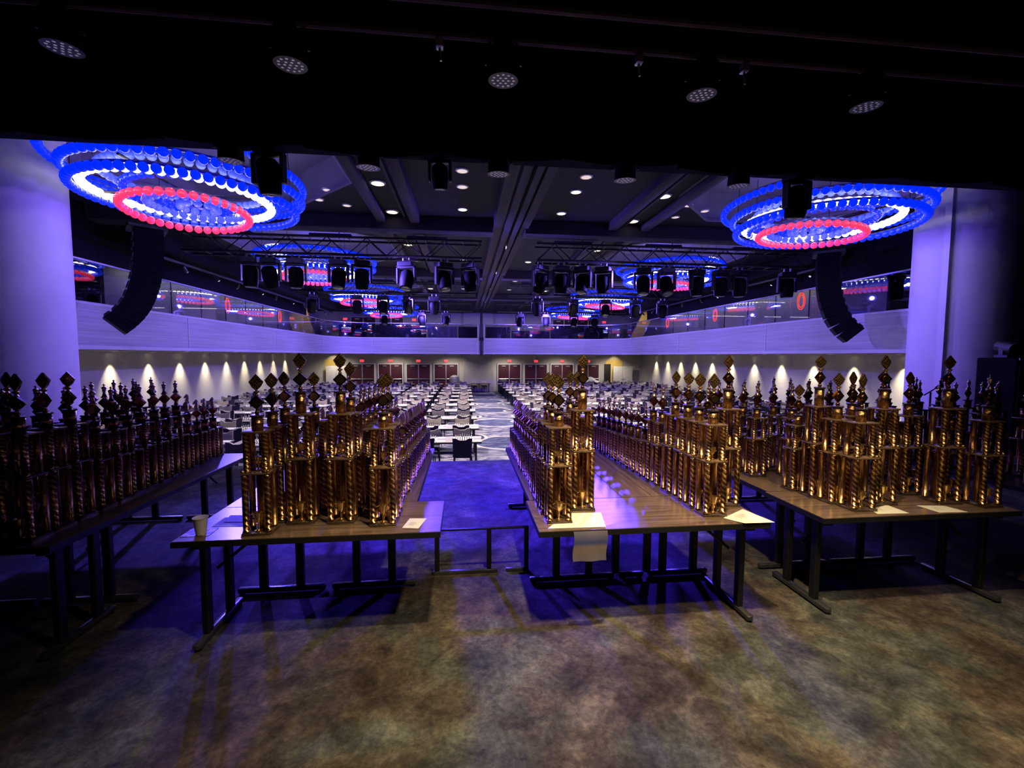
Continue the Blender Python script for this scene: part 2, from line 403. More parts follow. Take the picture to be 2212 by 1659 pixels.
struct('ceiling_stage', MB().box(-12.2, 14.2, -4.2, 7.0, 9, 9.2).mesh('ceiling_stage', BLACK, 0), 'black ceiling high over the stage')
struct('wall_wing_left', MB().box(-12.5, -8.1, 7.95, 8.1, 0, 9).mesh('wall_wing_left', WINGW, 0), 'dark tan wall beside the left column')
struct('wall_wing_right', MB().box(10.62, 14.7, 7.95, 8.1, 0, 9).mesh('wall_wing_right', WINGW, 0), 'dark tan wall beside the right column')
struct('beam_proscenium', MB().box(-12, 14, 5.22, 5.5, 5.2, 9.0).mesh('beam_proscenium', BLACK, 0), 'black header hanging across the stage front')
# ceiling with octagonal coffers over the chandeliers
CH_Y = (7.9, 14.2, 20.7, 27.1)
CH_X = (-4.5, 6.85)
EDG_Y = (6.6, 11.1, 17.45, 23.9, 29.4)
cb_ = MB(); cof = MB(); rim = MB()
OCT = [rad(22.5 + 45 * k) for k in range(8)]
for side, (x0, x1) in enumerate(((BL, -2.03), (4.7, BR))):
    for i in range(4):
        cx, cy = CH_X[side], CH_Y[i]; y0, y1 = EDG_Y[i], EDG_Y[i + 1]
        ro = 2.55 if i else 2.55
        if i == 0: y0 = 5.2
        if i == 3: y1 = 30.2
        O = [(cx + ro * math.cos(t), cy + ro * math.sin(t), ZC) for t in OCT]
        Sq = [(x1, y1, ZC), (x0, y1, ZC), (x0, y0, ZC), (x1, y0, ZC)]   # NE NW SW SE
        v = O + Sq
        cb_.add(v, [(8, 1, 0), (9, 3, 2), (10, 5, 4), (11, 7, 6), (11, 8, 0, 7), (8, 9, 2, 1), (9, 10, 4, 3), (10, 11, 6, 5)])
        U = [(cx + ro * .98 * math.cos(t), cy + ro * .98 * math.sin(t), ZC + .6) for t in OCT]
        cof.add(O + U, [(k, (k + 1) % 8, 8 + (k + 1) % 8, 8 + k) for k in range(8)] + [tuple(range(8, 16))])
        for k in range(8):
            a, b_ = Vector(O[k]), Vector(O[(k + 1) % 8]); rim.tube(a - Vector((0, 0, .02)), b_ - Vector((0, 0, .02)), .045, 6)
cb_.add([(-2.03, 5.2, ZC), (4.7, 5.2, ZC), (4.7, 30.2, ZC), (-2.03, 30.2, ZC)], [(0, 1, 2, 3)])
cl = struct('ceiling', cb_.mesh('ceiling', CEIL, 0), 'dark hall ceiling with octagonal coffers')
struct('coffer', cof.mesh('coffer', COFF, 0), 'pale coffer linings', cl); struct('coffer_rim', rim.mesh('coffer_rim', COFF), 'pale coffer rims', cl)
struct('ceiling_far', MB().box(XL, XR, 30.2, YF, 6.2, 6.4).mesh('ceiling_far', CEIL, 0), 'ceiling over the far balcony')
# longitudinal soffits, centre track and cross beams
def beam(x0, x1, y0, y1, z0, z1, label, m=BEAMM):
    return struct('beam', MB().bevbox(x0, x1, y0, y1, z0, z1, .02).mesh('beam', m), label)
for (a, b_), nm in (((-2.05, -1.86), 'outer left'), ((-1.28, -1.06), 'inner left'), ((3.62, 3.84), 'inner right'), ((4.46, 4.66), 'outer right')):
    for i in range(4):
        beam(a, b_, max(EDG_Y[i], 6.7) + .2, EDG_Y[i + 1] - .2, 6.02, ZC + .02, 'long grey ceiling beam, %s of its pair, %s bay' % (nm, ORD[i]))
for xx in (-1.42, 3.98):
    for i in range(4):
        tag(ob('beam_light_slot', MB().box(xx, xx + .05, max(EDG_Y[i], 6.7) + .4, EDG_Y[i + 1] - .4, 6.1, 6.15).mesh('slot', BEAMM, 0)),
            'thin pale metal strip between %s ceiling beams, %s bay' % ('left' if xx < 0 else 'right', ORD[i]), None, None, 'structure')
for i, y in enumerate((11.1, 17.45, 23.9)):
    beam(BL, 0.72, y - .22, y + .22, 5.86, ZC, 'cross beam of the ceiling, left half, %s from stage' % ORD[i])
    beam(1.5, BR, y - .22, y + .22, 5.86, ZC, 'cross beam of the ceiling, right half, %s from stage' % ORD[i])
tr = ob('ceiling_track', None); tag(tr, 'long slotted centre track running down the hall ceiling', None, None, 'structure')
for a, b_, z in ((0.72, 0.9, 5.98), (0.98, 1.12, 5.92), (1.2, 1.32, 5.92), (1.4, 1.58, 5.98)):
    ob('track_rail', MB().box(a, b_, 6.7, 29.3, z, ZC).mesh('track_rail', BEAMM, 0), tr)
ob('track_pan', MB().box(0.9, 1.4, 6.7, 29.3, 6.08, ZC + .01).mesh('track_pan', EDGE, 0), tr)

# balcony: front, soffit, floor, glass
RC = 2.4
pth = [(BL, 8.1)]
for k in range(9): pth.append((BL, 8.1 + (BF - RC - 8.1) * (k + 1) / 9))
for k in range(1, 7):
    t = PI - k * PI / 12; pth.append((BL + RC + RC * math.cos(t), BF - RC + RC * math.sin(t)))
for k in range(1, 9): pth.append((BL + RC + (BR - BL - 2 * RC) * k / 8, BF))
for k in range(1, 7):
    t = PI / 2 - k * PI / 12; pth.append((BR - RC + RC * math.cos(t), BF - RC + RC * math.sin(t)))
for k in range(9): pth.append((BR, BF - RC - (BF - RC - 8.1) * (k + 1) / 9))
def nrm(i):
    a = Vector(pth[max(0, i - 1)]); b_ = Vector(pth[min(len(pth) - 1, i + 1)]); d = (b_ - a).normalized()
    return Vector((-d.y, d.x))          # outward, away from the hall
NP = len(pth)
def ribbon(o0, o1, z0, z1):
    m = MB(); vs = []
    for i in range(NP):
        n_ = nrm(i); p = Vector(pth[i])
        for o, z in ((o0, z0), (o1, z0), (o1, z1), (o0, z1)):
            q = p + n_ * o; vs.append((q.x, q.y, z))
    fs = []
    for i in range(NP - 1):
        for k in range(4): fs.append((i * 4 + k, i * 4 + (k + 1) % 4, i * 4 + 4 + (k + 1) % 4, i * 4 + 4 + k))
    fs += [(0, 1, 2, 3), ((NP - 1) * 4 + 3, (NP - 1) * 4 + 2, (NP - 1) * 4 + 1, (NP - 1) * 4)]
    return m.add(vs, fs)
bal = struct('wall_balcony', ribbon(0.0, 0.12, 3.02, 3.97).mesh('balcony_front', FASC, 30), 'pale horizontally lined balcony front around the hall')
struct('trim_balcony_lower', ribbon(-0.05, 0.14, 2.955, 3.05).mesh('lip', LIPM, 30), 'pale lower lip of the balcony front', bal)
struct('trim_balcony_upper', ribbon(-0.03, 0.14, 3.96, 4.02).mesh('cap', LIPM, 30), 'pale top rail of the balcony front', bal)
# raised panel joints on the balcony front
jm = MB().box(-.015, .015, -.015, .015, 3.03, 3.96).mesh('panel_joint', LIPM, 0)
for i in (3, 6, 9, 15, 19, 23, 29, 32, 35):
    ob('panel_joint', jm, bal, (pth[i][0], pth[i][1], 0))
def outer(i):
    x, y = pth[i]
    if y > BF - RC + .01: return (XL + (x - BL) / (BR - BL) * (XR - XL), YF)
    return (XL if x < CX0 else XR, 8.1 + (y - 8.1) / (BF - RC - 8.1) * (YF - 8.1))
def slab(z):
    m = MB(); vs = []
    for i in range(NP): vs.append((pth[i][0], pth[i][1], z)); vs.append((*outer(i), z))
    return m.add(vs, [(2 * i, 2 * i + 1, 2 * i + 3, 2 * i + 2) for i in range(NP - 1)])
struct('ceiling_soffit', slab(2.95).mesh('soffit', SOFF, 0), 'plaster soffit under the balcony')
struct('floor_balcony', slab(3.55).mesh('balcony_floor', SOFF, 0), 'floor of the balcony')
# glass screens on the balcony front: one pane to each panel
gm_cache = {}
glr = ob('glass_screen', None); tag(glr, 'reflective glass screen standing on the balcony front', None, None, 'structure')
for i in range(NP - 1):
    a, b_ = Vector(pth[i]), Vector(pth[i + 1]); n_ = (nrm(i) + nrm(i + 1)).normalized() * .06
    d = (b_ - a); L = d.length; ang = math.atan2(d.y, d.x)
    pieces = 2 if L > 1.4 else 1
    for k in range(pieces):
        p = a + d * (k / pieces) + n_; l_ = L / pieces
        key = round(l_, 3)
        if key not in gm_cache: gm_cache[key] = MB().box(.006, l_ - .006, -.006, .006, 4.03, 4.94).mesh('pane', GLASS, 0)
        ob('pane', gm_cache[key], glr, (p.x, p.y, 0), (0, 0, ang))
struct('trim_rail', ribbon(0.04, 0.08, 4.94, 4.975).mesh('rail', STEEL, 30), 'thin steel rail on the glass screen', glr)
# low dark ceiling of the side lounges, grey back walls, dark near ends
for s, (x0, x1, nm) in enumerate(((XL, BL, 'left'), (BR, XR, 'right'))):
    struct('ceiling_lounge_' + nm, MB().box(x0, x1, 7.9, 24.6, 5.34, 5.5).mesh('lounge', GRILL, 0), 'low black ceiling over the %s lounge' % nm)
    struct('beam_lounge_' + nm, MB().box(*((BL - .25, BL - .01) if s == 0 else (BR + .01, BR + .25)), 7.9, 24.6, 4.98, 6.25).mesh('lounge_fascia', GRILL, 0), 'black fascia over the %s glass screen' % nm)
    xw = BL - 1.05 if s == 0 else BR + .95
    struct('wall_lounge_' + nm, MB().box(xw, xw + .1, 12.6 if s == 0 else 10.9, 24.8, 3.56, 5.34).mesh('lw', UPW, 0), 'grey wall behind the %s glass screen' % nm)
    ws = [13.6 + 1.6 * k for k in range(7)]
    for k, y in enumerate(ws):
        struct('trim_panel_joint', MB().box(xw - .02, xw + .12, y, y + .03, 3.57, 5.33).mesh('pj', EDGE, 0), 'dark joint of the %s lounge wall, %s from stage' % (nm, ORD[k]))
    l = bpy.data.lights.new('lounge_fill', 'AREA'); l.shape = 'RECTANGLE'; l.size = .2; l.size_y = 11; l.energy = 38; l.color = (0.8, 0.76, 1.0)  # added area fill that lifts the lounge to its grey level
    o = bpy.data.objects.new('lounge_fill', l); COL.objects.link(o); o.location = (BL - .6 if s == 0 else BR + .6, 18.5, 5.3)
    # yellow lit return wall at the far corner of the lounge
    xa = -10.9 if s == 0 else 12.3; xb = -9.6 if s == 0 else 13.7
    struct('wall_return_' + nm, MB().prism([(xa, 3.55), (xb, 3.55), (xb - (.7 if s == 0 else -.1), 6.1), (xa - (.7 if s == 0 else -.1), 6.1)] if s == 0 else
           [(11.4, 3.55), (12.3, 3.55), (13.5, 6.1), (12.7, 6.1)], 29.9, 30.1).mesh('rw', YELW, 0), 'yellow lit slanted wall on the %s balcony corner' % nm)
    spot('return_light', ((-9.9 if s == 0 else 12.2), 28.2, 5.9), ((-10.2 if s == 0 else 12.4), 30, 4.6), 55, (1, .85, .5), 90, .6, .1)
l = bpy.data.lights.new('far_lounge_fill', 'AREA'); l.shape = 'RECTANGLE'; l.size = 16; l.size_y = .3; l.energy = 60; l.color = (1.0, 0.88, 0.9)  # added area fill for the upper level behind the far glass
o = bpy.data.objects.new('far_lounge_fill', l); COL.objects.link(o); o.location = (CX0, 33.2, 6.1)
# pillar, centre pipe
struct('column_far', MB().bevbox(-0.1, 2.3, 34.5, 35.0, 0, 6.2, .05).mesh('column_far', UPW), 'pale square pillar in the middle of the far wall')
pp = root('cable_pipe', (1.13, 29.22, 2.85), 'black cable pipe hanging in front of the far balcony middle', 'pipe')
ob('pipe', MB().tube((0, 0, 0), (0, 0, 3.1), .09, 10).mesh('pipe', BLKM), pp); ob('clamp', MB().bevbox(-.15, .15, -.12, .1, 1.0, 1.2, .02).mesh('clamp', BLKM), pp)
ob('hook_plate', MB().bevbox(-.3, .3, -.12, .1, 2.85, 2.95, .02).mesh('hook_plate', BLKM), pp)
for xx, nm in ((0.92, 'left'), (1.32, 'right')):
    struct('trim_upright', MB().box(xx - .04, xx + .04, BF - .07, BF + .02, 2.93, 4.96).mesh('up', LIPM, 0), 'pale upright post at the balcony gap, %s' % nm)
# black screens behind the far glass
for k, (x0, x1, z1, c) in enumerate(((-8.4, -2.6, 4.9, EDGE), (-2.5, -0.5, 4.85, UPW), (-0.4, 0.9, 4.85, EDGE), (1.5, 3.2, 4.85, EDGE), (3.3, 6.0, 4.6, EDGE), (6.1, 10.3, 4.9, EDGE))):
    t_ = root('folding_screen', ((x0 + x1) / 2, 30.6, 3.55), 'dark folding screen behind the far glass, %s from the left' % ORD[k], 'screen')
    w_ = (x1 - x0) / 2
    ob('panel', MB().bevbox(-w_, w_, -.05, .05, .06, z1 - 3.55, .02).mesh('panel', c), t_)
    for s_ in (-1, 1): ob('foot', MB().box(s_ * w_ * .8 - .03, s_ * w_ * .8 + .03, -.25, .25, 0, .06).mesh('foot', BLKM, 0), t_)

# ------------------------------------------------------------------ columns
def column(x, y, r, nm):
    t_ = struct('column_' + nm, MB().lathe([(r, 0), (r, 9)], 64, (0, 0, 0)).mesh('column', COLM), 'thick round pale column on the %s of the stage front' % nm, None, (x, y, 0))
    if nm == 'right': struct('column_fin', MB().box(-.05, .05, -.06, .06, 0, 7.5).mesh('column_fin', COLM, 0), 'narrow vertical fin beside the column', t_, (-r * .93, -r * .35, 0))
column(-7.06, 7.7, .72, 'left'); column(9.9, 7.75, .8, 'right')

# ------------------------------------------------------------------ far doors, signs
def txt(body, size, parent, loc, rot, m):
    c = bpy.data.curves.new('lettering', 'FONT'); c.body = body; c.size = size; c.align_x = 'CENTER'; c.align_y = 'CENTER'; c.extrude = .004
    c.materials.append(m)
    key = (body, size)
    if key not in TXT:
        o = bpy.data.objects.new('tmp', c); COL.objects.link(o); bpy.context.view_layer.update()
        TXT[key] = bpy.data.meshes.new_from_object(o.evaluated_get(bpy.context.evaluated_depsgraph_get())); bpy.data.objects.remove(o)
    return ob('lettering', TXT[key], parent, loc, rot)
TXT = {}
leaf = MB().bevbox(-.44, .44, -.03, .03, .01, 2.13, .01).mesh('door_leaf', DOORM)
barm = MB().tube((-.4, -.09, 1.0), (.4, -.09, 1.0), .035, 8).box(-.4, -.34, -.09, -.03, .97, 1.03).box(.34, .4, -.09, -.03, .97, 1.03).mesh('panic_bar', STEEL)
mull = MB().box(-.035, .035, -.06, .04, 0, 2.14).mesh('mullion', STEEL, 0)
fram = MB().box(-.98, -.9, -.06, .02, 0, 2.2).box(.9, .98, -.06, .02, 0, 2.2).box(-.98, .98, -.06, .02, 2.14, 2.22).mesh('door_frame', LIPM, 0)
clo = MB().bevbox(-.16, .16, -.1, -.03, 1.98, 2.06, .01).mesh('door_closer', STEEL)
sgb = MB().bevbox(-.17, .17, -.05, .05, -.1, .1, .01).mesh('sign_body', LIPM)
sgf = MB().box(-.155, .155, -.056, -.05, -.085, .085).mesh('sign_face', E_EXIT, 0)
dn = 0
def exit_sign(x, y, z, label):
    t_ = root('exit_sign', (x, y, z), label, 'sign', 'exit signs of the far wall')
    ob('sign_body', sgb, t_); ob('sign_face', sgf, t_)
    ob('sign_bracket', MB().box(-.25, .25, -.06, .06, .1, .14).mesh('sign_bracket', LIPM, 0), t_)
    txt('EXIT', .13, t_, (0, -.062, 0), (PI / 2, 0, 0), WHITEP)
def far_door(x, z, label, sign):
    global dn; dn += 1
    t_ = ob('door_%d' % dn, None, None, (x, YF - .06, z)); tag(t_, label, None, None, 'structure')
    for s_ in (-1, 1):
        lf = ob('door_leaf', leaf, t_, (s_ * .46, 0, 0)); ob('panic_bar', barm, lf); ob('door_closer', clo, lf)
    ob('mullion', mull, t_); ob('door_frame', fram, t_)
    if sign: exit_sign(x, YF - .06, z + 2.42, 'red lit exit sign over the %s' % sign)
for k in range(4): far_door(-7.9 + 2.15 * k, 0, 'dark red double door, %s left of the pillar on the hall floor' % ORD[3 - k], '%s dark red door left of the pillar' % ORD[3 - k])
for k in range(4): far_door(3.6 + 2.17 * k, 0, 'dark red double door, %s right of the pillar on the hall floor' % ORD[k], '%s dark red door right of the pillar' % ORD[k])
for k, x in enumerate((-7.75, -5.65)): far_door(x, 3.62, 'dark red upper door behind the left balcony glass, %s from the corner' % ORD[k], None)
for k, x in enumerate((10.05, 8.05)): far_door(x, 3.62, 'dark red upper door behind the right balcony glass, %s from the corner' % ORD[k], None)
for x, nm in ((-9.1, 'on the left balcony corner'), (-3.9, 'beside the left upper doors'), (6.5, 'beside the right upper doors'), (11.4, 'on the right balcony corner')):
    exit_sign(x, YF - .06, 5.62, 'small exit sign high ' + nm)
# yellow lit recesses with white doors at both ends of the far wall
for s, (a, b_, d0, d1) in enumerate(((-10.75, -9.3, -10.5, -8.95), (11.6, 13.05, 12.1, 13.75))):
    nm = 'left' if s == 0 else 'right'
    struct('wall_recess_' + nm, MB().box(a, b_, YF - .03, YF, 0, 2.5).mesh('recess', YELW, 0), 'yellow lit recess at the %s end of the far wall' % nm)
    dn += 1
    t_ = ob('door_%d' % dn, None, None, ((d0 + d1) / 2, YF - .5, 0)); tag(t_, 'open white double door in front of the %s yellow recess' % nm, None, None, 'structure')
    hw = (d1 - d0) / 2
    for s_ in (-1, 1):
        lf = ob('door_leaf', MB().bevbox(-hw / 2 + .01, hw / 2 - .01, -.03, .03, .01, 2.02, .01).mesh('wleaf', WDOOR), t_, (s_ * hw / 2, 0, 0))
        ob('door_handle', MB().tube((-.05, -.06, 1.0), (.05, -.06, 1.0), .02).mesh('dh', STEEL), lf, (-s_ * hw / 2 * .8, 0, 0))
    spot('recess_light', ((a + b_) / 2, YF - .6, 2.8), ((a + b_) / 2, YF, 2.2), 14, (1, .8, .4), 100, .5, .05)
dn += 1
tag(ob('door_%d' % dn, MB().box(11.5, 12.05, YF - .05, YF - .02, 0, 2.2).mesh('dark_opening', EDGE, 0)), 'dark open doorway beside the right yellow recess', None, None, 'structure')

# ------------------------------------------------------------------ downlights
dl_trim = MB().lathe([(.13, 0), (.13, -.02), (.1, -.03), (.1, 0)], 20).mesh('trim_ring', LIPM)
dl_lens = MB().lathe([(.1, -.012), (.1, -.022), (.05, -.03)], 20).mesh('lens', E_DOWN)
dl_dim = MB().lathe([(.1, -.012), (.1, -.022), (.05, -.03)], 20).mesh('lens_dim', E_SOFT)
def downlight(x, y, z, label, lens=None, sc=1.0, group='downlights of the hall ceiling'):
    t_ = root('downlight', (x, y, z), label, 'light', group)
    ob('trim_ring', dl_trim, t_, (0, 0, 0), (0, 0, 0), (sc, sc, sc)); ob('lens', lens or dl_lens, t_, (0, 0, 0), (0, 0, 0), (sc, sc, sc))
for j, (x, nm) in enumerate(((-1.66, 'left beam pair'), (4.15, 'right beam pair'))):
    for i, y in enumerate((8.9, 10.6, 13.6, 15.8, 19.2, 22.3, 26.5)):
        downlight(x, y, ZC, 'bright round downlight in the %s, %s from stage' % (nm, ORD[i]), dl_lens, 1.2)
for j, (x, nm) in enumerate(((-.03, 'left'), (2.27, 'right'))):
    for i, y in enumerate((8.15, 8.9, 10.25, 13.0, 15.6, 19.6, 22.2, 26.2)):
        downlight(x, y, ZC, 'round downlight just %s of the centre track, %s from stage' % (nm, ORD[i]), dl_lens if (i in (2, 4) or (i == 1 and j)) else dl_dim, .95)
for i, (x, y) in enumerate(((-2.6, 10.3), (-2.75, 9.4), (-3.1, 10.0), (4.95, 9.4), (5.05, 10.2), (5.5, 9.7))):
    downlight(x, y, ZC, 'small dim ceiling light by the first coffer, %s from left' % ORD[i], dl_dim, .8)
for i, y in enumerate((12.7, 16.6, 20.6, 25.6)):
    for j, x in enumerate((-5.2, -1.66, 1.2, 4.15, 7.5)):
        spot('hall_downlight', (x, y, 6.0), (x, y + (-.9 if i == 0 else .3), 0), 2400, (1.0, .87, .82), 92, .9, .08)
# soffit downlights on the underside of the balcony and the wall washers with their pools of light
for s, (xw, xe, nm) in enumerate(((XL, BL, 'left'), (XR, BR, 'right'))):
    sg = 1 if s == 0 else -1
    for k in range(12):
        y = 11.2 + 1.9 * k
        downlight(xw + sg * .2, y, 2.95, 'wall washer under the %s balcony, %s from stage' % (nm, ORD[k]), dl_lens, .75, 'wall washers under the balconies')
        spot('wall_washer', (xw + sg * .27, y, 2.93), (xw + sg * .06, y, -.4), 620, (1.0, .9, .58), 58, 1.0, .02)
    for k in range(7):
        y = 12.0 + 2.9 * k
        downlight(xe - sg * .35, y, 2.95, 'small downlight at the %s balcony edge, %s from stage' % (nm, ORD[k]), dl_lens, .6, 'balcony edge downlights')
for k in range(12):
    x = -7.0 + 1.5 * k
    downlight(x, 29.9, 2.95, 'small downlight under the far balcony, %s from the left' % ORD[k], dl_lens, .55, 'balcony edge downlights')
for k in range(6):
    x = -9.6 + 4.3 * k
    spot('far_downlight', (x, 33.3, 2.9), (x, 34.2, 0), 210, (1.0, .88, .72), 140, .8, .1)
for s in (0, 1):
    for k in range(4):
        x = -10.6 if s == 0 else 12.8; y = 13 + 5.4 * k
        spot('aisle_downlight', (x, y, 2.9), (x, y, 0), 170, (1.0, .88, .86), 150, .8, .1)

# ------------------------------------------------------------------ chandeliers
glb = MB().sphere((0, 0, 0), .066, 14, 9)
GLOBE = {k: glb.mesh('globe_' + k, m) for k, m in (('blue', E_BLUE), ('pale', E_PALE), ('white', E_WHITE), ('red', E_RED))}
EM = {'blue': E_BLUE, 'pale': E_PALE, 'white': E_WHITE, 'red': E_RED}
#       name            r     dx    dy    dz   tilt   colour   individually built
RINGS = [('outer_ring', 1.5, 0.08, 0.0, 0.00, 0.02, 'blue', True),
         ('upper_ring', 1.58, 0.1, 0.0, 0.22, 0.03, 'blue', True),
         ('white_ring', 1.25, -0.08, 0.02, 0.08, 0.02, 'white', True),
         ('red_ring', 0.9, -0.2, 0.3, -0.08, -0.05, 'red', True),
         ('pale_ring', 1.07, 0.12, 0.24, 0.12, -0.02, 'blue', False),
         ('top_ring', 1.7, 0.0, 0.0, 0.42, 0.0, 'blue', False),
         ('inner_ring', 0.67, 0.0, 0.2, -0.02, 0.02, 'pale', True),
         ('core_ring', 0.48, 0.0, 0.2, 0.04, 0.0, 'blue', False),
         ('core_pale_ring', 0.27, 0.0, 0.25, 0.0, 0.0, 'pale', False),
         ('core_white_arc', 0.55, 0.0, 0.4, 0.03, 0.0, 'white', False),
         ('high_ring', 1.1, 0.0, 0.0, 0.3, 0.02, 'pale', False)]
lowball = MB().sphere((0, 0, 0), .066, 8, 5)
ring_tube = {}; ring_balls = {}
for nm, r, dx, dy, dz, tl, c, ind in RINGS:
    N = max(8, int(2 * PI * r / .142))
    pts = [(r * math.cos(2 * PI * k / N), r * math.sin(2 * PI * k / N), 0) for k in range(N)]
    if 'arc' in nm: pts = pts[1:N // 2 - 1]
    ring_tube[nm] = MB().path([(x, y, .06) for x, y, z in pts], .02, 6, 0, 'arc' not in nm).mesh(nm, RINGM)
    m = MB()
    for x, y, z in pts: m.add([(a + x, b_ + y, d) for a, b_, d in lowball.v], lowball.f)
    ring_balls[nm] = (m.mesh(nm + '_globes', EM[c]), pts)
for s in range(2):
    for i in range(4):
        cx, cy, cz = CH_X[s], CH_Y[i], 5.35
        nm = 'left' if s == 0 else 'right'
        t_ = root('chandelier', (cx, cy, cz), 'ringed globe chandelier of blue, white and red lamps, %s row, %s from stage' % (nm, ORD[i]), 'chandelier', 'globe chandeliers of the hall', 0 if s == 0 else rad(26))
        for rn, r, dx, dy, dz, tl, c, ind in RINGS:
            if s == 1 and rn == 'red_ring': dx, dy, tl = 0.15, 0.25, 0.06
            ring = ob(rn, ring_tube[rn], t_, (dx, dy, dz), (tl, tl * .6, 0))
            if ind and i == 0:
                for p in ring_balls[rn][1]: ob('globe', GLOBE[c], ring, p)
            else:
                g = ob('globes', ring_balls[rn][0], ring); g['kind'] = 'stuff'
        for k in range(6):
            t = k * PI / 3 + .3
            ob('suspension_wire', MB().tube((1.5 * math.cos(t), 1.5 * math.sin(t), .1), (1.45 * math.cos(t), 1.45 * math.sin(t), 1.44), .006, 5).mesh('wire', BLKM), t_)
        ob('frame_arm', MB().tube((-1.5, 0, .12), (1.5, 0, .12), .02, 6).tube((0, -1.5, .12), (0, 1.5, .12), .02, 6).mesh('arm', BLKM), t_)
        point('chandelier_light', (cx, cy, cz - .4), 260 if i else 70, (0.1, 0.07, 1.0), .07)
        point('chandelier_glow', (cx, cy, cz + .75), 22, (0.4, 0.32, 1.0), .06)

# ------------------------------------------------------------------ trusses and moving heads
def truss(x0, x1, y, z, label, h=.42):
    t_ = root('lighting_truss', ((x0 + x1) / 2, y, z), label, 'truss', 'lighting trusses over the hall')
    L = (x1 - x0) / 2
    for dy in (-h / 2, h / 2):
        for dz in (0, h): ob('chord', MB().tube((-L, dy, dz), (L, dy, dz), .03, 8).mesh('chord', BLKM), t_)
    m = MB(); n_ = int(2 * L / .45)
    for k in range(n_):
        a = -L + 2 * L * k / n_; b_ = -L + 2 * L * (k + 1) / n_
        f = k % 2
        for dy in (-h / 2, h / 2): m.tube((a, dy, h * f), (b_, dy, h * (1 - f)), .012, 5)
        m.tube((a, -h / 2, h), (a, h / 2, h), .012, 5); m.tube((a, -h / 2, 0), (a, h / 2, 0), .012, 5)
    ob('lattice', m.mesh('lattice', BLKM), t_)['kind'] = 'stuff'
    for k in range(3):
        xx = -L + 2 * L * (k + .5) / 3; ob('hoist_chain', MB().tube((xx, 0, h), (xx, 0, ZC - z - .02), .012, 5).mesh('chain', BLKM), t_)
    for k in range(3):
        xx = -L + 2 * L * (k + .2) / 3; ob('strip_light', MB().bevbox(xx, xx + 1.0, -.06, .06, h + .05, h + .12, .01).mesh('strip', BEAMM), t_)
mh_base = MB().bevbox(-.19, .19, -.15, .15, -.12, 0, .02).mesh('fixture_base', BLKM)
mh_yoke = MB().bevbox(-.25, -.2, -.07, .07, -.55, -.1, .015).bevbox(.2, .25, -.07, .07, -.55, -.1, .015).bevbox(-.25, .25, -.07, .07, -.16, -.11, .015).mesh('yoke', BLKM)
mh_head = MB().lathe([(.05, -.28), (.12, -.27), (.17, -.2), (.175, .0), (.16, .16), (.15, .22), (.13, .23)], 18).mesh('lamp_head', GRILL)
mh_lens = MB().lathe([(.125, .215), (.12, .235), (.05, .245)], 18).mesh('front_lens', plain('dark lens', (.05, .05, .09), .08))
mh_clamp = MB().tube((-.08, 0, 0), (-.08, 0, .1), .025, 6).tube((.08, 0, 0), (.08, 0, .1), .025, 6).mesh('clamp', STEEL)
def moving_head(x, y, z, tilt, pan, label, sc=1.0, group='moving head lights on the hall trusses'):
    t_ = root('moving_head_light', (x, y, z), label, 'stage light', group, pan)
    ss = (sc, sc, sc)
    ob('clamp', mh_clamp, t_, (0, 0, 0), (0, 0, 0), ss); ob('fixture_base', mh_base, t_, (0, 0, 0), (0, 0, 0), ss); yk = ob('yoke', mh_yoke, t_, (0, 0, 0), (0, 0, 0), ss)
    hd = ob('lamp_head', mh_head, yk, (0, 0, -.47), (tilt, 0, 0)); ob('front_lens', mh_lens, hd)
TR = [(11.4, 5.3, ((-6.6, 0.45), (1.85, 9.3)), (-5.18, -4.72, -4.12, -3.11, -2.55, -1.45, -.5, .15), (1.98, 2.54, 3.11, 3.68, 4.79, 5.44, 6.3, 6.99, 7.54, 8.96)),
      (17.9, 5.3, ((-6.6, 0.45), (1.85, 9.3)), (-5.9, -4.2, -3.2, -2.2, -1.2), (3.0, 4.5, 5.9, 7.2, 8.4)),
      (24.4, 5.3, ((-6.6, 0.45), (1.85, 9.3)), (-4.3, -2.3, -1.0), (3.1, 4.6, 6.2, 7.4))]
for i, (y, z, segs, hl, hr) in enumerate(TR):
    for j, (a, b_) in enumerate(segs):
        truss(a, b_, y, z, 'black box truss across the %s half of the hall, %s from stage' % (('left', 'right')[j], ORD[i]))
    for j, xs in enumerate((hl, hr)):
        for k, x in enumerate(xs):
            moving_head(x, y, z - .1, PI + rnd.uniform(-.5, .5), rnd.uniform(-.6, .6), 'black moving head on the %s truss, %s half, %s from the left' % (ORD[i], ('left', 'right')[j], ORD[k]))
# side pipes with small spotlights under the lounge ceilings
smsp = MB().tube((0, 0, 0), (0, .12, -.14), .04, 8).tube((0, 0, 0), (0, 0, .1), .012, 5).mesh('small_spot', BLKM)
smln = MB().tube((0, .121, -.141), (0, .126, -.147), .03, 8).mesh('small_lens', E_SOFT)
for s, x in enumerate((-7.7, 9.9)):
    nm = ('left', 'right')[s]
    t_ = root('lighting_pipe', (x, 18.2, 5.35), 'long black pipe running along the %s balcony' % nm, 'pipe')
    ob('pipe', MB().tube((0, -6.9, 0), (0, 8.4, 0), .05, 8).mesh('pipe', BLKM), t_)
    ob('duct', MB().bevbox(-.25, .25, -6.9, 8.4, .12, .5, .03).mesh('duct', GRILL), t_)
    for k in range(10):
        u = root('small_spotlight', (x, 11.6 + 1.5 * k, 5.28), 'tiny spotlight on the %s side pipe, %s from stage' % (nm, ORD[k]), 'stage light', 'tiny spotlights on the side pipes', rnd.uniform(-2, 2))
        ob('spot_body', smsp, u); ob('spot_lens', smln, u)

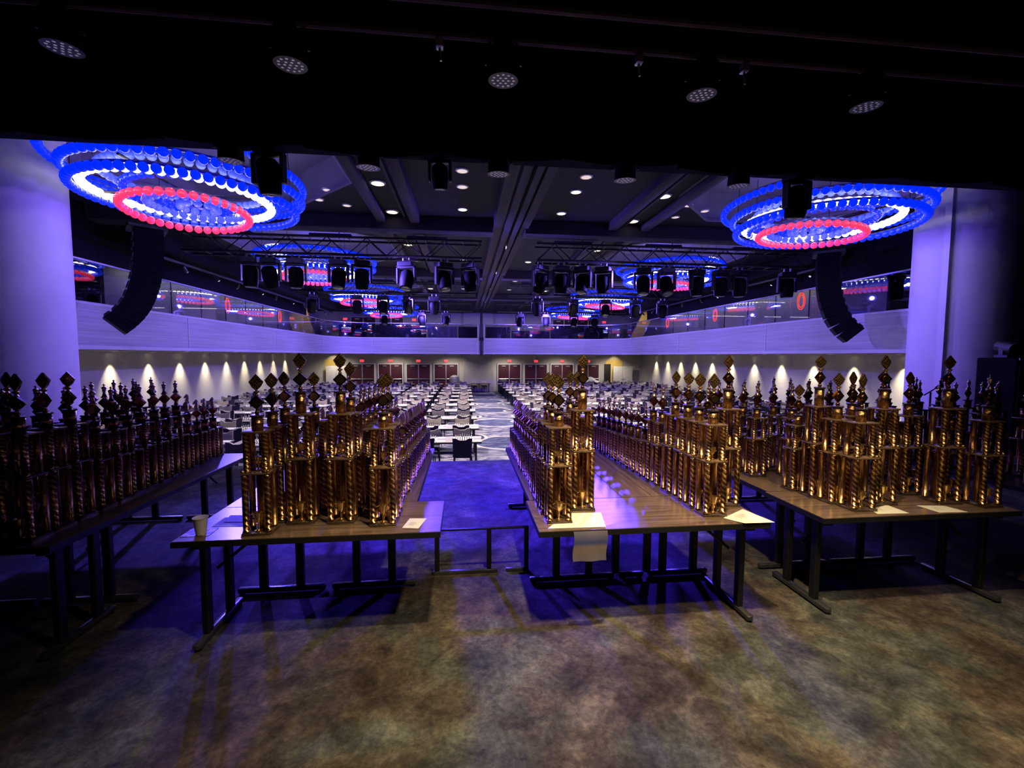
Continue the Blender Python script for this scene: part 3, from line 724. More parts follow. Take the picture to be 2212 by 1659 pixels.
# ------------------------------------------------------------------ line arrays
la_box = MB().prism([(-.34, -.105), (.34, -.105), (.4, .105), (-.4, .105)], -.2, .2)
la_box = MB()
la_box.add([(-.2, -.3, -.095), (.22, -.34, -.075), (.22, .34, -.075), (-.2, .3, -.095), (-.2, -.3, .095), (.22, -.34, .115), (.22, .34, .115), (-.2, .3, .095)],
           [(0, 3, 2, 1), (4, 5, 6, 7), (0, 1, 5, 4), (1, 2, 6, 5), (2, 3, 7, 6), (3, 0, 4, 7)])
la_me = la_box.mesh('cabinet', GRILL, 0)
la_rig = MB().bevbox(-.235, -.195, -.2, .2, -.05, .05, .01).mesh('rigging_plate', BLKM, 0)
def line_array(x, y, ztop, head, label):
    t_ = root('line_array', (x, y, ztop), label, 'loudspeaker', 'line array loudspeakers', head); t_.scale = (1.12,) * 3
    ob('flying_frame', MB().bevbox(-.3, .3, -.3, .3, .02, .1, .02).tube((0, 0, .1), (0, 0, .62), .015, 6).mesh('flying_frame', BLKM), t_)
    p = Vector((0, 0, 0)); a = 0.0
    for k in range(10):
        a += 0.0 if k == 0 else (2.0 if k < 4 else 4.5 if k < 7 else 9.0)
        d = Vector((-math.sin(rad(a)), 0, -math.cos(rad(a))))
        c = p + d * .1; p = p + d * .195
        o = ob('cabinet', la_me, t_, c, (0, rad(a), 0)); ob('rigging_plate', la_rig, o)
line_array(-6.75, 10.3, 5.45, rad(38), 'curved black line array hanging in front of the left balcony')
line_array(9.2, 10.3, 5.4, rad(142), 'curved black line array hanging in front of the right balcony')
# ------------------------------------------------------------------ glowing red ovals behind the glass screens
for s, ys in enumerate(((17.3, 21.9), (13.2, 18.1, 22.6))):
    for k, y in enumerate(ys):
        x = BL - .3 if s == 0 else BR + .3
        nm = ('left', 'right')[s]
        t_ = root('red_oval', (x, y, 4.66), 'upright glowing red oval behind the %s glass screen, %s from stage' % (nm, ORD[k]), 'neon sign', 'glowing red ovals')
        for q, (r1, r2) in enumerate(((.16, .27), (.1, .2))):
            ob('oval_tube', MB().path([(0, r1 * math.cos(2 * PI * j / 24), r2 * math.sin(2 * PI * j / 24)) for j in range(24)], .014, 6, 0, True).mesh('oval_tube', E_OVAL), t_)
        ob('mount_rod', MB().tube((0, 0, .27), (0, 0, .33), .01, 5).mesh('rod', BLKM), t_)

# ------------------------------------------------------------------ front lighting rig over the stage
par_body = MB().lathe([(.06, .16), (.1, .14), (.12, .06), (.125, -.1), (.13, -.12)], 20).mesh('par_body', BLKM)
par_face = MB().lathe([(.115, -.1), (.115, -.112), (.02, -.113)], 20).mesh('par_face', EDGE)
m = MB()
for r, n_ in ((0, 1), (.045, 6), (.09, 12)):
    for k in range(n_):
        t = 2 * PI * k / max(1, n_); m.lathe([(.016, 0), (.012, -.006), (.003, -.008)], 8, (r * math.cos(t), r * math.sin(t), -.114))
par_led = m.mesh('led_cluster', E_LED)
par_yoke = MB().path([(-.15, 0, 0), (-.15, 0, .12), (-.1, 0, .2), (.1, 0, .2), (.15, 0, .12), (.15, 0, 0)], .012, 6).tube((0, 0, .2), (0, 0, .22), .015, 6).mesh('par_yoke', BLKM)
def par(x, y, z, tilt, label, pan=0.0, group='par lamps over the stage'):
    t_ = root('par_lamp', (x, y, z), label, 'stage light', group, pan)
    ob('par_yoke', par_yoke, t_)
    b_ = ob('par_body', par_body, t_, (0, 0, 0), (tilt, 0, 0)); ob('par_face', par_face, b_); ob('led_cluster', par_led, b_)['kind'] = 'stuff'
for k, x in enumerate((-3.1, -1.41, 0.34, 2.15, 3.8)):
    par(x, 3.9, 5.34, rad(4), 'round led par lamp on the near stage pipe, %s from the left' % ORD[k], rad(8 - 6 * k))
for k, x in enumerate((-2.5, -1.06, 0.4, 1.91, 3.35)):
    par(x, 5.15, 5.06, rad(6), 'round led par lamp under the black header, %s from the left' % ORD[k], rad(10 - 6 * k))
for k, (x, sc) in enumerate(((-2.2, .75), (-.28, .55), (4.3, .78))):
    moving_head(x, 5.36, 5.2, PI + .15, rnd.uniform(-.3, .3), 'black moving head hanging under the header, %s from the left' % ORD[k], sc, 'moving heads under the header')
for k, (y, z) in enumerate(((3.9, 5.55), (3.6, 5.6))):
    t_ = root('lighting_pipe', (1.0, y, z), 'dark lighting pipe across the top of the stage, %s' % ('nearer the hall' if k == 0 else 'nearer the camera'), 'pipe')
    ob('pipe', MB().tube((-7, 0, 0), (7, 0, 0), .028, 8).mesh('pipe', plain('rusty pipe', (.12, .07, .06), .5)), t_)
    for q in range(3): ob('hanger', MB().tube((-4 + 4 * q, 0, 0), (-4 + 4 * q, 0, 3.4), .01, 5).mesh('hanger', BLKM), t_)
for k, x in enumerate((-.2, 1.55, 2.55)):
    t_ = root('pipe_clamp', (x, 3.9, 5.5), 'small metal clamp on the dark stage pipe, %s from the left' % ORD[k], 'clamp', 'clamps on the stage pipe')
    ob('clamp_jaw', MB().bevbox(-.03, .03, -.035, .035, -.06, .02, .008).mesh('jaw', STEEL), t_); ob('clamp_bolt', MB().tube((0, 0, -.06), (.01, 0, -.16), .011, 6).mesh('bolt', STEEL), t_)
# black swag drapes below the header
m = MB()
pts = []
t_ = root('header_drape', (0, 5.2, 5.12), 'black swagged drape along the bottom of the header', 'drape')
for k in range(15):
    x0 = -9.0 + 1.45 * k; poly = [(x0, .1)] + [(x0 + 1.45 * j / 8, -.05 * math.sin(PI * j / 8) + .03 + .02 * math.sin(k * 2.1)) for j in range(9)] + [(x0 + 1.45, .1)]
    ob('swag', MB().prism(poly, -.02, .03).mesh('swag', BLACK, 0), t_)

# ------------------------------------------------------------------ stage tables
ZT = ZS + .74
def stage_table(x0, x1, y0, y1, label, along='x', group='folding tables on the stage', ends=(-1, 1)):
    cx, cy = (x0 + x1) / 2, (y0 + y1) / 2; L, D = (x1 - x0) / 2, (y1 - y0) / 2
    t_ = root('folding_table', (cx, cy, ZS), label, 'table', group)
    if along == 'y': t_.rotation_euler = (0, 0, PI / 2); L, D = D, L
    ob('table_top', MB().box(-L, L, -D, D, .715, .74).mesh('table_top', TOPW, 0), t_)
    ob('edge_band', MB().box(-L - .004, L + .004, -D - .004, D + .004, .7, .736).mesh('edge_band', EDGE, 0), t_)
    ob('apron', MB().box(-L + .12, L - .12, -.03, .03, .64, .7).mesh('apron', BLKM, 0), t_)
    for s_ in ends:
        xx = s_ * (L - .1)
        fr = ob('leg_frame', MB().box(xx - .03, xx + .03, -D + .06, D - .06, .66, .7).mesh('leg_frame', BLKM, 0), t_)
        for q in (-1, 1):
            ob('leg', MB().bevbox(xx - .022, xx + .022, q * .14 - .03, q * .14 + .03, .05, .67, .006).mesh('leg', BLKM), fr)
        ob('brace', MB().tube((xx, 0, .42), (xx - s_ * .3, 0, .67), .012, 6).mesh('brace', BLKM), fr)
        ob('foot', MB().bevbox(xx - .024, xx + .024, -D + .02, D - .02, .012, .05, .01).mesh('foot', FOOTM), fr)
        for q in (-1, 1): ob('glide', MB().lathe([(.022, 0), (.022, .014)], 8, (xx, q * (D - .05), 0)).mesh('glide', BLKM), fr)
    return t_
stage_table(-1.81, -0.165, 2.84, 3.45, 'brown crosswise folding table with the paper cup, left of the gap', ends=(-1,))
stage_table(0.49, 2.13, 2.77, 3.39, 'brown crosswise folding table right of the gap, papers on its front', ends=(1,))
stage_table(2.57, 4.21, 2.80, 3.42, 'brown crosswise folding table by the right column trophies, two papers on it')
stage_table(-4.14, -2.49, 2.84, 3.43, 'brown crosswise folding table at the left edge of the stage')
for x0, x1, y0, y1, lb in ((-1.81, -1.1, 3.46, 5.46, 'lengthwise brown table behind the cup table, outer of two'), (-1.09, -.38, 3.46, 5.46, 'lengthwise brown table behind the cup table, next to the gap'),
                           (.52, 1.285, 3.4, 5.42, 'lengthwise brown table right of the gap'), (1.29, 1.545, 3.4, 5.42, 'narrow lengthwise brown table between two wider ones'),
                           (1.55, 2.13, 3.4, 5.42, 'lengthwise brown table under the row of king trophies'), (2.6, 3.3, 3.43, 5.4, 'lengthwise brown table in the right group, inner of two'),
                           (3.31, 4.2, 3.43, 5.4, 'lengthwise brown table in the right group, outer of two'), (-3.2, -2.49, 3.44, 5.38, 'lengthwise brown table at the left, with free right edge'),
                           (-4.1, -3.21, 3.44, 5.38, 'lengthwise brown table at the far left'), (4.95, 5.7, 3.1, 5.3, 'lengthwise brown table at the far right, inner of two'), (5.71, 6.5, 3.1, 5.3, 'lengthwise brown table at the far right, outer of two')):
    stage_table(x0, x1, y0, y1, lb, 'y')
# low bare stand in the gap between the two centre tables
t_ = root('low_stand', (.16, 3.72, ZS), 'low bare black stand in the gap between the front tables', 'stand')
ob('rail', MB().bevbox(-.44, .4, -.015, .015, .385, .4, .004).mesh('rail', BLKM), t_)
for xx in (-.4, .05, .38):
    ob('leg', MB().bevbox(xx - .02, xx + .02, -.015, .015, .03, .39, .005).mesh('leg', BLKM), t_)
ob('foot', MB().bevbox(-.44, .12, -.02, .02, 0, .03, .006).mesh('foot', FOOTM), t_); ob('foot', MB().bevbox(.2, .4, -.02, .02, 0, .03, .006).mesh('foot', FOOTM), t_)

# ------------------------------------------------------------------ trophies
post = MB().lathe([(.014, 0), (.022, .012), (.022, .03), (.0195, .034), (.0195, .966), (.022, .97), (.022, .988), (.014, 1)], 10).mesh('post', TWIST)
post_plain = MB().lathe([(.014, 0), (.022, .012), (.022, .03), (.0195, .034), (.0195, .966), (.022, .97), (.022, .988), (.014, 1)], 10).mesh('post_plain', GOLD)
nut = MB().sphere((0, 0, .008), .011, 8, 5).mesh('nut', GOLDP)
boardme = MB().bevbox(-.09, .09, -.075, .075, 0, .02, .004).mesh('board', BOARDM)
lipme = MB().bevbox(-.092, .092, -.077, .077, 0, .005, .002).mesh('board_lip', GOLDP)
plateme = MB().bevbox(-.085, .085, -.07, .07, 0, .012, .003, 0).mesh('plate', PLATM)
riserme = MB().lathe([(.028, 0), (.034, .02), (.034, .98), (.028, 1)], 14).mesh('riser', GOLD)
capme = MB().lathe([(.036, 0), (.041, .003), (.041, .013), (.03, .016)], 14).mesh('cap', BOARDM)
cupme = MB().lathe([(.024, 0), (.024, .008), (.008, .014), (.006, .055), (.013, .06), (.022, .075), (.028, .105), (.032, .125), (.028, .124), (.018, .085)], 14)
for s_ in (-1, 1): cupme.path([(s_ * .027, 0, .118), (s_ * .044, 0, .11), (s_ * .042, 0, .088), (s_ * .021, 0, .078)], .0035, 6)
cupme = cupme.mesh('cup', GOLDP)
medme = MB().sphere((0, 0, .012), .015, 10, 6).lathe([(.007, .02), (.01, .034)], 8)
medme.add([(0, -.012, .03), (.046, -.012, .078), (0, -.012, .126), (-.046, -.012, .078), (0, .012, .03), (.046, .012, .078), (0, .012, .126), (-.046, .012, .078), (0, -.02, .078), (0, .02, .078)],
          [(0, 1, 8), (1, 2, 8), (2, 3, 8), (3, 0, 8), (5, 4, 9), (6, 5, 9), (7, 6, 9), (4, 7, 9), (0, 4, 5, 1), (1, 5, 6, 2), (2, 6, 7, 3), (3, 7, 4, 0)])
medme = medme.mesh('medallion', MEDAL)
mdisc = MB().tube((0, -.021, .078), (0, -.014, .078), .026, 16).mesh('emblem', GOLDP)
stemme = MB().lathe([(.008, 0), (.014, .006), (.006, .016), (.016, .026), (.02, .032), (.007, .04)], 10).mesh('stem', GOLDP)
diam = MB()
diam.add([(0, -.007, 0), (.026, -.007, .026), (.042, -.007, .058), (0, -.007, .11), (-.042, -.007, .058), (-.026, -.007, .026),
          (0, .007, 0), (.026, .007, .026), (.042, .007, .058), (0, .007, .11), (-.042, .007, .058), (-.026, .007, .026), (0, -.017, .055), (0, .017, .055)],
         [(0, 1, 12), (1, 2, 12), (2, 3, 12), (3, 4, 12), (4, 5, 12), (5, 0, 12), (7, 6, 13), (8, 7, 13), (9, 8, 13), (10, 9, 13), (11, 10, 13), (6, 11, 13),
          (0, 6, 7, 1), (1, 7, 8, 2), (2, 8, 9, 3), (3, 9, 10, 4), (4, 10, 11, 5), (5, 11, 6, 0)])
diam = diam.mesh('diamond', DIAM)
kingme = MB().lathe([(.024, 0), (.024, .008), (.017, .016), (.011, .034), (.01, .055), (.018, .06), (.012, .066), (.019, .088), (.014, .094), (.004, .1)], 12).bevbox(-.004, .004, -.003, .003, .098, .122, .001).bevbox(-.011, .011, -.003, .003, .107, .114, .001).mesh('king', PALEG)
knightme = MB().lathe([(.025, 0), (.025, .008), (.017, .016), (.017, .022)], 12).prism([(-.016, .02), (.016, .02), (.019, .05), (.016, .075), (.004, .1), (-.004, .108), (-.006, .098), (-.018, .088), (-.032, .066), (-.026, .056), (-.012, .064), (-.006, .058), (-.018, .038)], -.01, .01).mesh('knight', PALEG)
TROPH = 0
def trophy(x, y, spec, label, group, det):
    global TROPH; TROPH += 1
    h1, h2, h3, top, w = spec
    t_ = root('trophy', (x, y, ZT), label, 'trophy', group, rnd.uniform(-.06, .06))
    k = w / .18
    b_ = ob('board', boardme, t_, (0, 0, 0), (0, 0, 0), (k, k, 1)); 
    if det: ob('board_lip', lipme, b_)
    z = .02
    for a, c in ((-1, -1), (1, -1), (1, 1), (-1, 1)):
        p = ob('post', post if c < 0 else post_plain, t_, (a * .066 * k, c * .052 * k, z), (0, 0, rnd.uniform(0, 6)), (1, 1, h1))
    if det:
        ob('cup', cupme, t_, (0, -.035, z), (0, 0, 0), (1, 1, 1)); ob('core_column', riserme, t_, (0, .03, z), (0, 0, 1), (.8, .8, h1))
    z += h1
    pl = ob('plate', plateme, t_, (0, 0, z), (0, 0, 0), (k, k, 1)); 
    if det:
        for a, c in ((-1, -1), (1, -1)): ob('nut', nut, pl, (a * .075, c * .06, .012))
    z += .012
    if h2:
        for a, c in ((-1, -1), (1, -1), (1, 1), (-1, 1)) if det else ((-1, -1), (1, -1), (0, 1)):
            ob('post', post if c < 0 else post_plain, t_, (a * .055 * k, c * .042 * k, z), (0, 0, rnd.uniform(0, 6)), (1, 1, h2))
        if det: ob('cup', cupme, t_, (0, -.01, z), (0, 0, 0), (.7, .7, .75))
        z += h2
        ob('plate', plateme, t_, (0, 0, z), (0, 0, 0), (k * .92, k * .92, 1)); z += .012
    ob('riser', riserme, t_, (0, 0, z), (0, 0, rnd.uniform(0, 6)), (1, 1, h3)); z += h3
    ob('cap', capme, t_, (0, 0, z)); z += .015
    md = ob('medallion', medme, t_, (0, 0, z), (0, 0, rnd.uniform(-.25, .25)))
    if det: ob('emblem', mdisc, md)
    z += .12
    if top == 'diamond':
        ob('stem', stemme, t_, (0, 0, z - .003)); ob('diamond', diam, t_, (0, 0, z + .032), (0, 0, rnd.uniform(-.3, .3)), (1, 1, 1.0))
    elif top == 'king': ob('king', kingme, t_, (0, 0, z))
    else: ob('knight', knightme, t_, (0, 0, z), (0, 0, rnd.uniform(-.4, .4)))
def B(w=.18): return (.425, .292, .138, 'diamond', w)
def Md(w=.18): return (.377, .252, .088, 'diamond', w)
def M2(top='king'): return (.34, .19, .075, top, .165)
def Sm(h=.29, top='king'): return (h, 0, .1, top, .15)
def row(name, items, desc, step=None):
    n = 0
    for x, y, sp in items:
        kind = 'three-tier' if sp[1] else 'two-tier'
        tp = {'diamond': 'diamond', 'king': 'king', 'knight': 'knight'}[sp[3]]
        trophy(x, y, sp, '%s gold %s-topped trophy from the front, %s' % (ORD[n], tp, desc), 'gold trophies, ' + desc, y < 3.75 and name not in ('far',)); n += 1
def seq(x0, y0, x1, y1, n, f):
    return [(x0 + (x1 - x0) * k / max(1, n - 1) + rnd.uniform(-.008, .008), y0 + (y1 - y0) * k / max(1, n - 1), f(k / max(1, n - 1))) for k in range(n)]
row('r1', [(-1.33, 2.95, Md()), (-1.32, 3.15, Md()), (-1.32, 3.36, Md())] + seq(-1.34, 3.62, -1.3, 5.3, 9, lambda t: Sm(.32 - .06 * t, 'knight' if t > .3 else 'king')), 'left-hand row beside the paper cup')
row('r2', [(-1.12, 3.12, B()), (-1.11, 3.36, Md())] + seq(-1.1, 3.62, -1.06, 5.3, 10, lambda t: Sm(.3 - .05 * t, 'knight')), 'second row from the paper cup')
row('r3', [(-.85, 3.1, B()), (-.845, 3.34, (.41, .28, .1, 'diamond', .18))] + seq(-.83, 3.58, -.8, 5.3, 11, lambda t: M2() if t < .45 else Sm(.34 - .06 * t)), 'third row from the paper cup')
row('r4', [(-.55, 3.02, Md()), (-.55, 3.2, Md())] + seq(-.55, 3.42, -.5, 5.32, 13, lambda t: Sm(.3 - .06 * t, 'knight')), 'row on the left rim of the gap')
row('r5', [(.65, 2.95, Md()), (.64, 3.12, Md()), (.64, 3.29, Md())] + seq(.64, 3.5, .64, 5.32, 12, lambda t: Sm(.3 - .06 * t, 'knight')), 'row on the right rim of the gap')
row('r6', [(.88, 3.18, B()), (.9, 3.42, Md()), (.9, 3.64, Md())], 'short row second right of the gap')
row('r7', [(1.8, 2.97, Md()), (1.79, 3.14, Md()), (1.79, 3.31, Md()), (1.78, 3.5, Md())] + seq(1.77, 3.72, 1.69, 5.3, 11, lambda t: M2() if t < .2 else Sm(.33 - .07 * t)), 'long row left of the overhanging paper')
row('r8', [(2.03, 3.16, B()), (2.02, 3.42, M2())], 'pair behind the overhanging paper')
row('r9', [(2.99, 2.97, Md(.2)), (2.94, 3.13, Md()), (2.91, 3.28, B()), (2.88, 3.46, M2('diamond'))] + seq(2.82, 3.92, 2.74, 5.25, 8, lambda t: M2() if t < .6 else Sm(.33)), 'left row of the right-hand tables')
row('r10', [(3.29, 3.08, B(.19)), (3.25, 3.32, Md())] + seq(3.14, 3.87, 3.1, 5.25, 7, lambda t: M2() if t < .7 else Sm(.33)), 'second row of the right-hand tables')
row('r11', [(3.82, 3.05, B(.2)), (3.74, 3.28, Md(.19)), (3.74, 3.52, Md())] + seq(3.7, 3.8, 3.6, 5.25, 7, lambda t: M2() if t < .7 else Sm(.33)), 'third row of the right-hand tables')
row('r12', [(4.06, 2.95, (.377, .252, .1, 'king', .19)), (4.05, 3.2, M2())] + seq(4.03, 3.5, 4.0, 5.25, 7, lambda t: M2()), 'outer row of the right-hand tables')
row('l1', [(-2.74, 2.98, Md(.19)), (-2.75, 3.17, Md()), (-2.76, 3.36, Md())] + seq(-2.76, 3.56, -2.86, 5.28, 11, lambda t: M2('king') if t < .62 else Sm(.34 - .04 * t, 'knight')), 'inner row of the dark left-hand tables')
row('l2', [(-3.02, 3.0, B()), (-3.04, 3.25, Md())] + seq(-3.06, 3.5, -3.12, 5.28, 10, lambda t: M2('king') if t < .62 else Sm(.34, 'knight')), 'second row of the dark left-hand tables')
row('l3', seq(-3.4, 3.6, -3.5, 5.28, 7, lambda t: M2('king')), 'outer row of the dark left-hand tables')
row('far', seq(5.12, 3.3, 5.12, 5.1, 6, lambda t: M2()), 'inner row of the far right tables')
row('far', seq(5.45, 3.3, 5.45, 5.1, 6, lambda t: M2()), 'second row of the far right tables')
row('far', seq(5.9, 3.9, 5.9, 5.1, 5, lambda t: M2()), 'third row of the far right tables')

# ------------------------------------------------------------------ papers, cup, leaflet
def sheet(pts, z, name, label, m, lines=0, thick=.0012, lift=0.0):
    c = Vector((sum(p[0] for p in pts) / 4, sum(p[1] for p in pts) / 4, 0))
    t_ = root(name, (c.x, c.y, z), label, 'paper')
    mb = MB(); n_ = 6; P_ = [Vector((p[0], p[1], 0)) - c for p in pts]
    for lay in (0, 1):
        vs = []
        for i in range(n_ + 1):
            for j in range(n_ + 1):
                u, v = i / n_, j / n_
                q = P_[0] * (1 - u) * (1 - v) + P_[1] * u * (1 - v) + P_[2] * u * v + P_[3] * (1 - u) * v
                vs.append((q.x, q.y, .001 + lay * thick + lift * (u * u * (1 - v) + .3 * v * v)))
        fs = [(i * (n_ + 1) + j, (i + 1) * (n_ + 1) + j, (i + 1) * (n_ + 1) + j + 1, i * (n_ + 1) + j + 1) for i in range(n_) for j in range(n_)]
        mb.add(vs, fs if lay else [f[::-1] for f in fs])
    ob('paper_sheet', mb.mesh('paper_sheet', m), t_)
    if lines:
        lm = MB(); e1 = (P_[1] - P_[0]); e2 = (P_[3] - P_[0])
        for k in range(lines):
            a = P_[0] + e1 * .25 + e2 * (.3 + .12 * k); b_ = P_[0] + e1 * (.6 + .1 * (k % 2)) + e2 * (.3 + .12 * k); w_ = e2 * .02
            lm.add([(a.x, a.y, .004 + lift), (b_.x, b_.y, .004 + lift), (b_.x + w_.x, b_.y + w_.y, .004 + lift), (a.x + w_.x, a.y + w_.y, .004 + lift)], [(0, 1, 2, 3)])
        ob('printed_lines', lm.mesh('printed_lines', plain('grey ink %d' % len(MATS), (.35, .3, .25), .9), 0), t_)
    return t_
sheet([(-.42, 2.92), (-.31, 2.9), (-.27, 3.08), (-.39, 3.09)], ZT, 'note_card', 'small cream card beside the trophy on the left front table', PAPER, 3)
sheet([(-1.7, 3.07), (-1.43, 3.05), (-1.45, 3.21), (-1.7, 3.24)], ZT, 'paper_sheet_pile', 'white papers lying behind the paper cup', WHITEP)
sheet([(-1.66, 3.14), (-1.45, 3.12), (-1.5, 3.26), (-1.68, 3.27)], ZT + .003, 'paper_sheet_pile', 'white folded paper on top behind the paper cup', WHITEP)
sheet([(.55, 2.8), (.95, 2.79), (1.0, 3.06), (.75, 3.07)], ZT, 'paper_sheet_pile', 'cream papers under the front trophy right of the gap', PAPER, 0, .006)
sheet([(1.85, 2.88), (1.93, 2.755), (2.16, 2.76), (2.1, 3.03)], ZT, 'paper_sheet_pile', 'cream paper hanging over the corner of the right centre table', PAPER, 3, .0012, .006)
sheet([(3.07, 2.94), (3.04, 2.84), (3.29, 2.83), (3.3, 3.01)], ZT, 'paper_sheet_pile', 'cream paper on the right-hand front table, left one of two', PAPER, 2)
sheet([(3.52, 2.98), (3.53, 2.82), (3.76, 2.81), (3.73, 2.95)], ZT, 'paper_sheet_pile', 'cream paper on the right-hand front table, right one of two', PAPER, 2)
# poster sheet hanging over the front edge
t_ = root('hanging_poster', (.83, 2.752, ZT), 'printed poster hanging over the table front edge below the cream papers', 'poster')
m_, n, l, b = base('poster print')
tc = n.new('ShaderNodeTexCoord').outputs['Object']; sx = n.new('ShaderNodeSeparateXYZ'); l.new(tc, sx.inputs[0])
cr = ramp(n, [(0.0, (.2, .18, .22)), (0.45, (.24, .18, .15)), (.6, (.06, .08, .25)), (1.0, (.3, .27, .3))])
mr = n.new('ShaderNodeMapRange'); mr.inputs['From Min'].default_value = -.2; mr.inputs['From Max'].default_value = 0
l.new(sx.outputs[2], mr.inputs['Value']); l.new(mr.outputs[0], cr.inputs['Fac']); l.new(cr.outputs['Color'], b.inputs['Base Color'])
mb = MB(); vs = []
for i in range(9):
    for j in range(7):
        vs.append((-.115 + .23 * i / 8 + .006 * math.sin(j), -.004 + .006 * math.sin(i * 1.1) * (j / 6), -.205 * j / 6))
mb.add(vs, [(i * 7 + j, i * 7 + j + 1, (i + 1) * 7 + j + 1, (i + 1) * 7 + j) for i in range(8) for j in range(6)])
mb.add([(x, y - .0015, z) for x, y, z in vs], [((i + 1) * 7 + j, (i + 1) * 7 + j + 1, i * 7 + j + 1, i * 7 + j) for i in range(8) for j in range(6)])
ob('poster_sheet', mb.mesh('poster_sheet', m_), t_)
t_ = root('leaflet', (-1.72, 2.975, ZT), 'dark picture leaflet under the paper cup', 'leaflet', None, .06)
ob('leaflet_sheet', MB().box(-.085, .085, -.065, .065, .0008, .003).mesh('leaflet_sheet', chequer('leaflet print', (.5, .35, .22), (.06, .04, .08), .5, 0, 22), 0), t_)
t_ = root('paper_cup', (-1.695, 2.945, ZT + .003), 'cream paper cup on the corner of the left front table', 'cup')
ob('cup_wall', MB().lathe([(.029, 0), (.042, .105), (.0445, .107), (.0445, .111), (.0405, .109), (.028, .006)], 28).mesh('cup_wall', CUPM), t_)
ob('cup_base', MB().lathe([(.0275, .006), (.0275, .009)], 24).mesh('cup_base', CUPM), t_)

# ------------------------------------------------------------------ stage right equipment
t_ = root('speaker_cabinet', (9.05, 6.4, ZS), 'tall black speaker cabinet in front of the right column', 'loudspeaker', None, .25)
ob('cabinet_body', MB().bevbox(-.24, .24, -.25, .25, 0, 1.9, .02).mesh('cabinet_body', GRILL), t_)
ob('grille', MB().bevbox(-.21, .21, -.27, -.245, .1, 1.8, .01).mesh('grille', EDGE), t_)
ob('top_edge', MB().box(-.22, .22, -.26, -.24, 1.86, 1.895).mesh('top_edge', STEEL, 0), t_)
t_ = root('follow_light', (9.1, 6.4, ZS + 1.9), 'small black lamp standing on the speaker cabinet', 'stage light')
ob('lamp_foot', MB().bevbox(-.14, .14, -.1, .1, 0, .05, .01).mesh('lamp_foot', BLKM), t_); ob('lamp_body', MB().tube((-.02, .1, .2), (-.08, -.16, .14), .1, 12).mesh('lamp_body', BLKM), t_)
ob('lamp_yoke', MB().box(-.14, -.12, -.03, .03, .04, .22).box(.1, .12, -.03, .03, .04, .22).mesh('lamp_yoke', BLKM, 0), t_)
t_ = root('rack_case', (9.75, 6.3, ZS), 'dark equipment case right of the speaker cabinet', 'case', None, .2)
ob('case_body', MB().bevbox(-.35, .35, -.3, .3, .08, 1.25, .02).mesh('case_body', EDGE), t_); ob('monitor', MB().bevbox(-.3, .1, -.32, -.27, 1.3, 1.72, .02).tube((-.1, -.2, 1.25), (-.1, -.29, 1.4), .02).mesh('monitor', BLKM), t_)
ob('case_edge', MB().box(-.36, .36, -.31, .31, 1.2, 1.26).mesh('case_edge', STEEL, 0), t_)
for a in (-.28, .28): ob('caster', MB().tube((a, -.22, .04), (a + .03, -.22, .04), .04, 10).mesh('caster', BLKM), t_)
t_ = root('microphone_stand', (7.75, 6.45, ZS), 'thin black microphone stand before the right column', 'microphone stand')
ob('stand_base', MB().lathe([(.13, 0), (.13, .02), (.02, .035)], 20).mesh('stand_base', BLKM), t_); ob('stand_pole', MB().tube((0, 0, .03), (0, 0, 1.32), .013).mesh('stand_pole', BLKM), t_)
ob('boom', MB().tube((.12, 0, 1.4), (-.12, 0, 1.27), .01).mesh('boom', BLKM), t_); ob('microphone', MB().tube((.1, 0, 1.39), (.2, 0, 1.44), .022, 10, 0, .03).mesh('microphone', GRILL), t_)
struct('wall_panel_right', MB().bevbox(11.3, 12.6, 7.85, 7.95, 3.0, 4.3, .05).mesh('wp', plain('tan acoustic panel', (.3, .2, .1), .8)), 'tan acoustic panel on the right wing wall')

# ------------------------------------------------------------------ chess hall furniture
BK = [(-.21, .44), (.21, .44), (.235, .9), (.15, .895), (.075, .85), (-.075, .85), (-.15, .895), (-.235, .9)]
c_back = MB().prism(BK, -.235, -.212).mesh('backrest', CHB, 25)
c_cush = MB().prism([(x * .96, .47 + (z - .44) * .93) for x, z in BK], -.212, -.18).mesh('back_cushion', CHF, 25)
c_seat = MB().bevbox(-.22, .22, -.2, .24, .42, .48, .03).mesh('seat', CHB)
c_leg = {}
for a in (-1, 1):
    for c in (-1, 1): c_leg[(a, c)] = MB().tube((a * .2, c * .19, .43), (a * .225, c * .23, 0), .012, 6).mesh('leg', BLKM)
one = MB().prism(BK, -.235, -.212, 0).prism([(x * .96, .47 + (z - .44) * .93) for x, z in BK], -.212, -.18, 1).box(-.22, .22, -.2, .24, .42, .48, 0)
for a in (-1, 1):
    for c in (-1, 1): one.tube((a * .2, c * .19, .43), (a * .225, c * .23, 0), .012, 5, 2)
c_one = one.mesh('chair', [CHB, CHF, BLKM], 25)
t_top = MB().bevbox(-.915, .915, -.38, .38, .71, .74, .004).mesh('table_top', HTOP)
t_edge = MB().box(-.918, .918, -.383, .383, .695, .725).mesh('edge_band', EDGE, 0)
def legf(s_): return MB().box(s_ * .78 - .02, s_ * .78 + .02, -.3, .3, .67, .7).box(s_ * .78 - .02, s_ * .78 + .02, -.28, -.24, .0, .68).box(s_ * .78 - .02, s_ * .78 + .02, .24, .28, .0, .68).tube((s_ * .78, -.26, .35), (s_ * .45, -.26, .68), .01, 5).mesh('leg_frame', BLKM, 0)
t_lf = {-1: legf(-1), 1: legf(1)}
def bdmesh(): return MB().box(-.25, .25, -.25, .25, .0005, .004).mesh('board', BOARDC, 0)
b_board = bdmesh()
